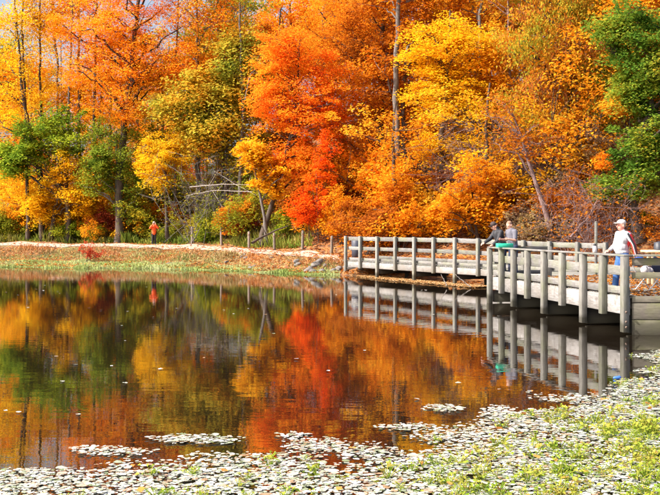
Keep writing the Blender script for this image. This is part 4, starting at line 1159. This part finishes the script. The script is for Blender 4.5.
# cloth bag on that chair
m = MB(); ellip(m, v(0, 0, .09), (.13, .10, .11)); ellip(m, v(.10, .02, .07), (.10, .08, .08))
o = fleshed(m, 'cloth_bag', plain('pale_canvas', (.60, .56, .58), .85, .2), None, .012); o.location = (fcx[0] - .14, fcx[1] - .1, DECK + .41)
tag(o, 'crumpled pale cloth bag lying on the folding chair', 'bag')
# bench with fresh planks behind
bx, by = (662 - 330) / F * 26.0, 26.0
bench = empty('bench', (bx, by, DECK)); tag(bench, 'pale tan plank bench seen over the near railing at the photo edge', 'bench')
for k, (yy, zz) in enumerate(((-.20, .90), (.0, .905), (.20, .90))):
    m = MB(); m.beam(v(-.50, yy, zz), v(1.3, yy, zz), .18, .06); m.build('seat_plank', WOOD_NEW, bench, bevel=.008)
for xx in (-.30, 1.1):
    for yy in (-.18, .18):
        m = MB(); m.beam(v(xx, yy, 0), v(xx, yy, .868), .09, .09); m.build('leg', WOOD_NEW, bench, bevel=.008)
m = MB(); m.tube([v(0, 0, 0), v(0, 0, .20), v(0, 0, .235)], [.14, .14, .01], 12)
o = m.build('bait_bucket', plain('dark_bucket', (.03, .035, .05), .5), None, True); o.location = (bx - .08, by, DECK + .936); tag(o, 'dark bucket standing on the tan plank bench', 'bucket')

# -- two anglers at the far corner of the platform
def Bw(t, off): return B(t, off, 0) + BO2
ap = Bw(.55, .42)
ang1 = person(((498.5 - 330) / F * 30.6, 30.6, DECK), 'person in black jacket and dark cap leaning over the railing')
f = v(-.93, -.36, 0); f /= np.linalg.norm(f); near = v(-f[1], f[0], 0); near = near if near[1] < 0 else -near
hip = v(.14, 0, .93); ch_ = v(-.02, 0, 1.33); hc = v(-.12, 0, 1.60) + f * .03
body = MB(); F_, S_, U_ = head_on(body, hc, f + v(0, 0, -.55), 0, 1.05)
limb(body, [ch_, hc + v(.04, 0, -.06)], [.06, .055]); limb(body, [hip, ch_], [.12, .12])
sn = ch_ + near * .19 + v(0, 0, .07); sf = ch_ - near * .19 + v(0, 0, .07)
en = sn + f * .12 + v(0, 0, -.26) + near * .03; wn_ = en + f * .19 + v(0, 0, -.14)
ef = sf + f * .18 + v(0, 0, -.22); wf = ef + f * .20 + v(0, 0, -.12)
limb(body, [sn, en, wn_], [.045, .038, .03]); hand(body, wn_, f + v(0, 0, -.5), -near, curl=.8)
limb(body, [sf, ef, wf], [.045, .038, .03]); hand(body, wf, f + v(0, 0, -.4), near, curl=.8)
kn = v(.10, 0, .48) + near * .1; kf = v(.10, 0, .48) - near * .1; a1 = v(.12, 0, .09) + near * .11; a2 = v(.18, 0, .09) - near * .11
limb(body, [hip + near * .08, kn, a1], [.085, .058, .042]); limb(body, [hip - near * .08, kf, a2], [.085, .058, .042])
fleshed(body, 'body', SKIN, ang1, .009); face_bits(ang1, hc, F_, S_, U_, 1.05)
BLK = plain('black_jacket', (.018, .019, .026), .7, .3, 12)
jk = MB(); limb(jk, [hip + v(-.01, 0, .02), lerp(hip, ch_, .55), ch_ + v(0, 0, .02)], [.155, .165, .165], 14); limb(jk, [sn, sf], [.085, .085]); limb(jk, [ch_ + v(-.01, 0, .12), ch_ + v(-.03, 0, .19)], [.09, .075])
limb(jk, [sn, en, lerp(en, wn_, .92)], [.08, .066, .052]); limb(jk, [sf, ef, lerp(ef, wf, .92)], [.08, .066, .052]); fleshed(jk, 'jacket', BLK, ang1, .011)
DKT = plain('dark_trousers', (.03, .04, .085), .85, .2)
tr = MB(); ellip(tr, hip, (.14, .17, .12)); limb(tr, [hip + near * .085, kn, a1], [.10, .078, .068]); limb(tr, [hip - near * .085, kf, a2], [.10, .078, .068]); fleshed(tr, 'trousers', DKT, ang1, .011)
shoe(ang1, a1 * v(1, 1, 0), f, SHOE); shoe(ang1, a2 * v(1, 1, 0), f, SHOE)
cp = MB(); ellip(cp, hc + U_ * .06 - F_ * .01, (.105, .10, .085)); cap_o = fleshed(cp, 'cap', plain('dark_cap', (.045, .03, .03), .8), ang1, .009, 2)
cp = MB(); ellip(cp, hc + F_ * .12 + U_ * .05, (.07, .07, .016)); fleshed(cp, 'brim', bpy.data.materials['dark_cap'], cap_o, .009, 2)

ang2 = person(((511.5 - 330) / F * 30.3, 30.3, DECK), 'short-haired person in grey t-shirt looking down beside the green tackle tray')
f = v(-.90, -.44, 0); f /= np.linalg.norm(f); near = v(-f[1], f[0], 0); near = near if near[1] < 0 else -near
hip = v(.06, 0, .93); ch_ = v(.0, 0, 1.36); hc = v(-.07, 0, 1.62)
body = MB(); F_, S_, U_ = head_on(body, hc, f + v(0, 0, -.7), 0, 1.05)
limb(body, [ch_, hc + v(.03, 0, -.06)], [.062, .055]); limb(body, [hip, ch_], [.12, .12])
sn = ch_ + near * .19 + v(0, 0, .06); sf = ch_ - near * .19 + v(0, 0, .06)
en = sn + v(0, 0, -.27) + near * .05 + f * .03; wn_ = en + f * .23 + v(0, 0, .03) - near * .05
ef = sf + v(0, 0, -.27) + f * .06; wf = ef + f * .24 + v(0, 0, .02) + near * .06
limb(body, [sn, en, wn_], [.05, .043, .034]); hand(body, wn_, f - near * .3, v(0, 0, 1), curl=.7)
limb(body, [sf, ef, wf], [.05, .043, .034]); hand(body, wf, f + near * .3, v(0, 0, 1), curl=.7)
kn = v(.05, 0, .48) + near * .1; kf = v(.04, 0, .48) - near * .1; a1 = v(.06, 0, .09) + near * .12; a2 = v(.03, 0, .09) - near * .12
limb(body, [hip + near * .08, kn, a1], [.085, .06, .045]); limb(body, [hip - near * .08, kf, a2], [.085, .06, .045])
fleshed(body, 'body', SKIN, ang2, .009); face_bits(ang2, hc, F_, S_, U_, 1.05)
GREY = plain('grey_tshirt', (.13, .13, .165), .85, .15, 14)
ts_ = MB(); limb(ts_, [hip + v(0, 0, .0), lerp(hip, ch_, .55), ch_ + v(0, 0, .02)], [.15, .16, .165], 14); limb(ts_, [sn, sf], [.08, .08])
limb(ts_, [sn, lerp(sn, en, .75)], [.08, .068]); limb(ts_, [sf, lerp(sf, ef, .75)], [.08, .068]); fleshed(ts_, 't_shirt', GREY, ang2, .011)
tr = MB(); ellip(tr, hip, (.145, .17, .12)); limb(tr, [hip + near * .085, kn, a1], [.105, .082, .07]); limb(tr, [hip - near * .085, kf, a2], [.105, .082, .07]); fleshed(tr, 'trousers', DKT, ang2, .011)
shoe(ang2, a1 * v(1, 1, 0), f, SHOE); shoe(ang2, a2 * v(1, 1, 0), f, SHOE)
hr = MB(); ellip(hr, hc + U_ * .05 - F_ * .035, (.092, .092, .085)); fleshed(hr, 'hair', plain('auburn_hair', (.26, .15, .10), .8, .2), ang2, .009, 2)

# green tackle tray on the rail cap
tt_ = tb[1]; c0 = B(tt_ + .12, -.02, RT + .002) + BO2
tray = empty('tackle_tray', c0, .12); tag(tray, 'bright teal-green tackle tray resting on the platform rail', 'tackle box')
TEAL = plain('teal_plastic', (.03, .46, .30), .4, .08)
m = MB(); m.box((-.24, -.12, 0), (.24, .12, .015)); m.build('base', TEAL, tray, bevel=.004)
for lo, hi in (((-.24, -.13, .016), (.24, -.115, .125)), ((-.24, .115, .016), (.24, .13, .125)), ((-.24, -.1145, .016), (-.225, .1145, .125)), ((.225, -.1145, .016), (.24, .1145, .125)), ((-.05, -.1145, .016), (-.04, .1145, .09))):
    m = MB(); m.box(lo, hi); m.build('side', TEAL, tray, bevel=.004)
m = MB(); m.tube([(-.22, 0, .12), (-.18, 0, .17), (.18, 0, .17), (.22, 0, .12)], .009, 6); m.build('handle', SHOE, tray, True)
m = MB(); m.tube([(-.15, .05, .03), (.15, .06, .05)], .015, 8); m.build('lure', plain('pale_lure', (.7, .68, .6), .4), tray)

# bottle on the rail cap
tbn = bt(595.5); c0 = B(tbn, -.02, RT + .002) + BO2
bot = empty('bottle', c0); tag(bot, 'pale bottle with dark lid standing on the platform rail', 'bottle')
m = MB(); m.tube([(0, 0, 0), (0, 0, .005), (0, 0, .10), (0, 0, .14), (0, 0, .17)], [.01, .05, .05, .045, .03], 14); m.build('body', plain('cloudy_plastic', (.62, .60, .62), .35, .08), bot, True)
m = MB(); m.tube([(0, 0, .165), (0, 0, .171), (0, 0, .215), (0, 0, .22)], [.005, .034, .034, .004], 14); m.build('lid', plain('black_plastic', (.02, .022, .025), .4), bot, True)

# grey bin at the start of the boardwalk
bp_ = P(357, 262, 49.8)
bz = float(ground(bp_[0], bp_[1])); bn_ = empty('litter_bin', (bp_[0], bp_[1], max(bz, .77))); tag(bn_, 'dark slate litter bin with pale band at the start of the boardwalk', 'litter bin')
SL = plain('slate_metal', (.045, .05, .075), .5, .15)
m = MB(); m.tube([(0, 0, 0), (0, 0, .01), (0, 0, .55)], [.01, .27, .29], 18); m.build('drum', SL, bn_, True)
m = MB(); m.tube([(0, 0, .552), (0, 0, .62)], [.294, .296], 18); m.build('band', PALE, bn_, True)
m = MB(); m.tube([(0, 0, .622), (0, 0, 1.0), (0, 0, 1.08), (0, 0, 1.1)], [.29, .30, .20, .01], 18); m.build('lid', SL, bn_, True)

# -- far person on the path with raised arms
fy = 66.9; fx = (154 - 330) / F * fy
far = person((fx, fy, float(ground(fx, fy)) + .05), 'person in bright orange jacket and black trousers standing on the far path, hands at face')
f = v(.25, -.97, 0); side = v(.97, .25, 0)
hip = v(0, 0, .85); ch_ = v(0, 0, 1.22); hc = v(0, -.01, 1.50)
body = MB(); F_, S_, U_ = head_on(body, hc, f, 0, 1.0)
limb(body, [ch_, hc + v(0, .02, -.06)], [.055, .05]); limb(body, [hip, ch_], [.11, .11])
for q in (-1, 1):
    s_ = ch_ + side * q * .18 + v(0, 0, .07); e_ = s_ + side * q * .09 + f * .16 + v(0, 0, -.12); w_ = e_ + v(0, 0, .22) - side * q * .17 + f * .03
    limb(body, [s_, e_, w_], [.045, .04, .03]); hand(body, w_, v(0, 0, 1) - side * q * .2, -side * q, curl=.6)
    limb(body, [hip + side * q * .08, v(0, -.02, .45) + side * q * .09, v(0, 0, .08) + side * q * .1], [.08, .055, .042])
fleshed(body, 'body', SKIN, far, .01); face_bits(far, hc, F_, S_, U_)
OR = plain('orange_jacket', (.85, .11, .015), .7, .1, 12)
jk = MB(); limb(jk, [hip + v(0, 0, -.02), lerp(hip, ch_, .5), ch_], [.17, .165, .155], 14); limb(jk, [ch_ + side * .18 + v(0, 0, .06), ch_ - side * .18 + v(0, 0, .06)], [.08, .08])
for q in (-1, 1):
    s_ = ch_ + side * q * .18 + v(0, 0, .07); e_ = s_ + side * q * .09 + f * .16 + v(0, 0, -.12); w_ = e_ + v(0, 0, .22) - side * q * .17 + f * .03
    limb(jk, [s_, e_, lerp(e_, w_, .9)], [.085, .075, .06])
fleshed(jk, 'jacket', OR, far, .012)
tr = MB(); ellip(tr, hip, (.15, .14, .11))
for q in (-1, 1): limb(tr, [hip + side * q * .08, v(0, -.02, .45) + side * q * .09, v(0, 0, .08) + side * q * .1], [.105, .085, .075])
fleshed(tr, 'trousers', plain('black_trousers', (.015, .015, .018), .8), far, .012)
for q in (-1, 1): shoe(far, side * q * .1, f, SHOE)
hr = MB(); ellip(hr, hc + v(0, .03, .04), (.1, .095, .1)); fleshed(hr, 'hair', plain('pale_hair', (.45, .38, .33), .8), far, .01, 2)
m = MB(); m.box((-.05, -.03, -.035), (.05, .03, .035)); o = m.build('camera_body', SHOE, None, bevel=.005)
o.location = np.array(far.location) + hc + f * .16 + v(0, 0, -.0); tag(o, 'small dark camera held up to the face by the orange-jacketed person', 'camera')

# ------------------------------------------------------------------ floating plants in the foreground
EDGE_X = [-400, 0, 90, 190, 250, 292, 330, 400, 440, 480, 520, 560, 600, 640, 670, 760, 1200]
EDGE_Y = [500, 482, 462, 446, 452, 440, 452, 436, 424, 414, 406, 392, 382, 364, 352, 345, 340]
def pads_prob(X, Y):
    px = X / Y * F + 330; py = 228 + EYE * F / Y
    e = np.interp(px, EDGE_X, EDGE_Y) + (hashnoise(X, Y, 1.6, 5) - .5) * 34 + (hashnoise(X, Y, .7, 6) - .5) * 16
    dpt = (py - e) / 26.0
    return np.clip(dpt, 0, 1), px, py
def pad_mesh(seed, k=9):
    rg_ = np.random.default_rng(seed); a0 = rg_.uniform(0, 6.28)
    V = [(0, 0, 0)]; ring = []
    for i_ in range(k):
        a = a0 + .28 + (2 * math.pi - .56) * i_ / (k - 1); r_ = .5 * (1 + rg_.normal() * .07)
        V.append((math.cos(a) * r_, math.sin(a) * r_ * .86, abs(rg_.normal()) * .035))
    Fc = [(0, i_, i_ + 1, i_ + 2) for i_ in range(1, k - 1, 2)]
    return np.array(V), np.array(Fc)
def pad_material():
    m, nt, N, L = new_mat('lily_pad')
    b = N['Principled BSDF']; b.inputs['Roughness'].default_value = .33
    g = N.new('ShaderNodeNewGeometry'); oi = N.new('ShaderNodeObjectInfo')
    ad_ = N.new('ShaderNodeMath'); ad_.operation = 'ADD'; L.new(g.outputs['Random Per Island'], ad_.inputs[0]); L.new(oi.outputs['Random'], ad_.inputs[1])
    fr = N.new('ShaderNodeMath'); fr.operation = 'FRACT'; L.new(ad_.outputs[0], fr.inputs[0])
    r = ramp_node(N, [(.16, .22, .09), (.34, .38, .27), (.46, .49, .44), (.54, .56, .53), (.58, .58, .56), (.46, .49, .44), (.38, .42, .31), (.50, .42, .32), (.30, .17, .08)])
    L.new(fr.outputs[0], r.inputs[0]); L.new(r.outputs[0], b.inputs['Base Color'])
    nz = N.new('ShaderNodeTexNoise'); nz.inputs['Scale'].default_value = 18; L.new(g.outputs['Position'], nz.inputs['Vector'])
    bp = N.new('ShaderNodeBump'); bp.inputs['Strength'].default_value = .5; bp.inputs['Distance'].default_value = .02
    L.new(nz.outputs[0], bp.inputs['Height']); L.new(bp.outputs[0], b.inputs['Normal'])
    return m
PADM = pad_material()
rng = np.random.default_rng(101)
n = 290000
Yp = rng.uniform(5.6, 19.5, n); Xp = rng.uniform(-6, 11.5, n)
pr, px, py = pads_prob(Xp, Yp)
dens = np.clip(pr * 1.6, 0, 1) * (.55 + .45 * hashnoise(Xp, Yp, 1.1, 9)) + np.where(pr > 0, .05, 0)
# outlying rafts
for (cx, cy, rx, ry) in ((195, 440, 50, 5), (110, 452, 45, 5), (320, 446, 38, 8), (245, 470, 60, 8), (408, 428, 34, 4), (442, 409, 22, 4), (30, 474, 40, 5), (292, 436, 16, 3)):
    dens = np.maximum(dens, .8 * (((px - cx) / rx) ** 2 + ((py - cy) / ry) ** 2 < rng.uniform(.2, 1.2, n)))
keep = rng.uniform(size=n) < dens * .72
Xp, Yp = Xp[keep], Yp[keep]
# single scattered pads on the open water
n2 = 60
Yq = np.exp(rng.uniform(math.log(11), math.log(52), n2)); Xq = (rng.uniform(-10, 500, n2) - 330) / F * Yq
Xp = np.concatenate([Xp, Xq]); Yp = np.concatenate([Yp, Yq])
sz = np.clip(rng.lognormal(math.log(.048), .34, len(Xp)), .025, .13); sz[-n2:] = rng.uniform(.05, .10, n2)
ok = Yp < yshore(Xp) - .5
Xp, Yp, sz = Xp[ok], Yp[ok], sz[ok]
inview = (np.abs(Xp / Yp * F) < 325) & (228 + EYE * F / Yp < 490)
order = np.argsort(-(np.where(inview, sz * sz / Yp ** 3, 0)))
pms = []
shapes = [pad_mesh(s) for s in range(6)]
for k, (V, Fc) in enumerate(shapes):
    me = np_mesh('lily_pad', V, Fc); me.materials.append(PADM); pms.append(me)
NI = 300
for k in order[:NI]:
    o = bpy.data.objects.new('lily_pad', pms[rng.integers(6)]); COL.objects.link(o)
    o.location = (Xp[k], Yp[k], .006 + rng.uniform(0, .02)); o.scale = (sz[k], sz[k], sz[k]); o.rotation_euler = (rng.normal() * .05, rng.normal() * .05, rng.uniform(0, 6.28))
    tag(o, 'pale floating lily pad at the near edge of the pond', 'lily pad', 'pale lily pads in the foreground')
VV = []; FF = []; nn = 0
for k in order[NI:]:
    V, Fc = shapes[rng.integers(6)]
    a = rng.uniform(0, 6.28); ca, sa = math.cos(a), math.sin(a)
    W = np.stack([(V[:, 0] * ca - V[:, 1] * sa), (V[:, 0] * sa + V[:, 1] * ca), V[:, 2] + V[:, 0] * rng.normal() * .06 + V[:, 1] * rng.normal() * .06], 1) * sz[k] + np.array([Xp[k], Yp[k], .006 + rng.uniform(0, .02)])
    VV.append(W); FF.append(Fc + nn); nn += len(V)
tag(link('lily_pad_mat', np_mesh('lily_pad_mat', np.concatenate(VV), np.concatenate(FF)), PADM), 'mat of small pale lily pads covering the near water', 'lily pads', kind='stuff')

# green sprigs standing among the pads
def sprig_mesh(seed):
    rg_ = np.random.default_rng(seed); C = []; 
    k = int(rg_.integers(9, 16))
    Cc = np.stack([rg_.normal(size=k) * .05, rg_.normal(size=k) * .05, rg_.uniform(.015, .10, k)], 1)
    V, Fq = leaf_quads(rg_, Cc, .043, .5, 0, .6)
    m = MB(); m.add(V, Fq)
    for c in Cc:
        m.tube([(0, 0, -.02), c * .5 + np.array([0, 0, .005]), c], .003, 3)
    return m.mesh('water_plant')
SPRIG = leaf_mat('sprig_green', [(.10, .17, .025), (.20, .32, .035), (.34, .42, .05), (.50, .48, .08), (.42, .26, .08)], trans=.4, clump=.4, scale=1.5)
sps = [sprig_mesh(300 + q) for q in range(8)]
for me in sps: me.materials.append(SPRIG)
n = 26000
Ys = rng.uniform(5.6, 19, n); Xs = rng.uniform(-5, 11, n)
pr, px, py = pads_prob(Xs, Ys)
right = np.clip((px - 380) / 260, 0, 1); low = np.clip((py - 425) / 70, 0, 1)
dn = pr * (.02 + .26 * right + .20 * low * np.clip((px - 20) / 200, 0.1, 1) + .30 * right * low + 2.2 * np.clip((px - 520) / 140, 0, 1) * np.clip((py - 400) / 80, 0, 1)) * (hashnoise(Xs, Ys, 2.2, 12) ** 1.8) * 1.15
keep = rng.uniform(size=n) < dn
Xs, Ys = Xs[keep], Ys[keep]
inv = (np.abs(Xs / Ys * F) < 326) & (228 + EYE * F / Ys < 492)
order = np.argsort(np.where(inv, Ys, 1e6))
for k in order[:300]:
    o = bpy.data.objects.new('water_plant', sps[rng.integers(8)]); COL.objects.link(o)
    s_ = rng.uniform(.5, 1.3); o.location = (Xs[k], Ys[k], 0); o.scale = (s_, s_, s_ * rng.uniform(.7, 1.3)); o.rotation_euler = (0, 0, rng.uniform(0, 6.28))
    tag(o, 'small yellow-green leafy water plant sprouting among the lily pads', 'water plant', 'leafy water plants among the pads')
m = MB()
tmp = []
for me in sps:
    vv = np.empty(len(me.vertices) * 3, np.float32); me.vertices.foreach_get('co', vv)
    ff = np.array([p.vertices[:] for p in me.polygons]); tmp.append((vv.reshape(-1, 3), ff))
for k in order[300:]:
    V, Fc = tmp[rng.integers(8)]; a = rng.uniform(0, 6.28); ca, sa = math.cos(a), math.sin(a); s_ = rng.uniform(.4, 1.2)
    m.add(np.stack([V[:, 0] * ca - V[:, 1] * sa, V[:, 0] * sa + V[:, 1] * ca, V[:, 2]], 1) * s_ + np.array([Xs[k], Ys[k], 0]), Fc)
if m.n: tag(m.build('water_weeds', SPRIG), 'further yellow-green leafy water weeds among the lily pads', 'water weeds', kind='stuff')

# fallen leaves lying on the pads
FL = leaf_mat('bright_fallen_leaf', [(.50, .10, .03), (.26, .09, .04), (.48, .17, .05), (.62, .27, .07), (.55, .36, .22), (.66, .24, .04)], trans=.2, clump=.1)
def maple_leaf_mesh(seed):
    rg_ = np.random.default_rng(seed); V = [(0, 0, .01)]; k = 10
    for i_ in range(k):
        a = 2 * math.pi * (i_ + rg_.uniform(-.25, .25)) / k; r_ = (.52 if i_ % 2 == 0 else .40) * (.65 + .35 * abs(math.cos(a))) * (1 + rg_.normal() * .12)
        V.append((math.cos(a) * r_, math.sin(a) * r_, .08 * rg_.uniform(-1, 1) + .05))
    Fc = [(0, 1 + i_, 1 + (i_ + 1) % k, 1 + (i_ + 2) % k) for i_ in range(0, k, 2)]
    me = np_mesh('fallen_leaf', V, Fc); me.materials.append(FL); return me
lms = [maple_leaf_mesh(s) for s in range(5)]
n = 2600
Yl = rng.uniform(8.0, 18, n); Xl = rng.uniform(-4, 9, n)
pr, px, py = pads_prob(Xl, Yl)
keep = (rng.uniform(size=n) < pr * (.10 + .35 * np.clip((px - 300) / 300, 0, 1)) * hashnoise(Xl, Yl, 1.2, 15)) & (np.abs(px - 330) < 345)
Xl, Yl = Xl[keep][:290], Yl[keep][:290]
for x, y in zip(Xl, Yl):
    o = bpy.data.objects.new('fallen_leaf', lms[rng.integers(5)]); COL.objects.link(o)
    s_ = rng.uniform(.05, .10); o.location = (x, y, .03 + rng.uniform(0, .03)); o.scale = (s_, s_, s_); o.rotation_euler = (rng.normal() * .25, rng.normal() * .25, rng.uniform(0, 6.28))
    tag(o, 'fallen autumn leaf lying on the foreground lily pads', 'leaf', 'fallen leaves on the lily pads')
# blue scrap at the edge of the mat
c = P(618, 378, 1); yb = EYE * F / (379 - 228.0); xb = (617 - 330) / F * yb
m = MB(); ellip(m, v(0, 0, .03), (.11, .05, .035)); ellip(m, v(.06, .02, .035), (.06, .05, .04))
o = fleshed(m, 'floating_wrapper', plain('blue_film', (.05, .16, .5), .35, .2), None, .01); o.location = (xb, yb, .0); o.scale = (.6, .6, .7); tag(o, 'small blue plastic wrapper floating at the edge of the pads', 'litter')
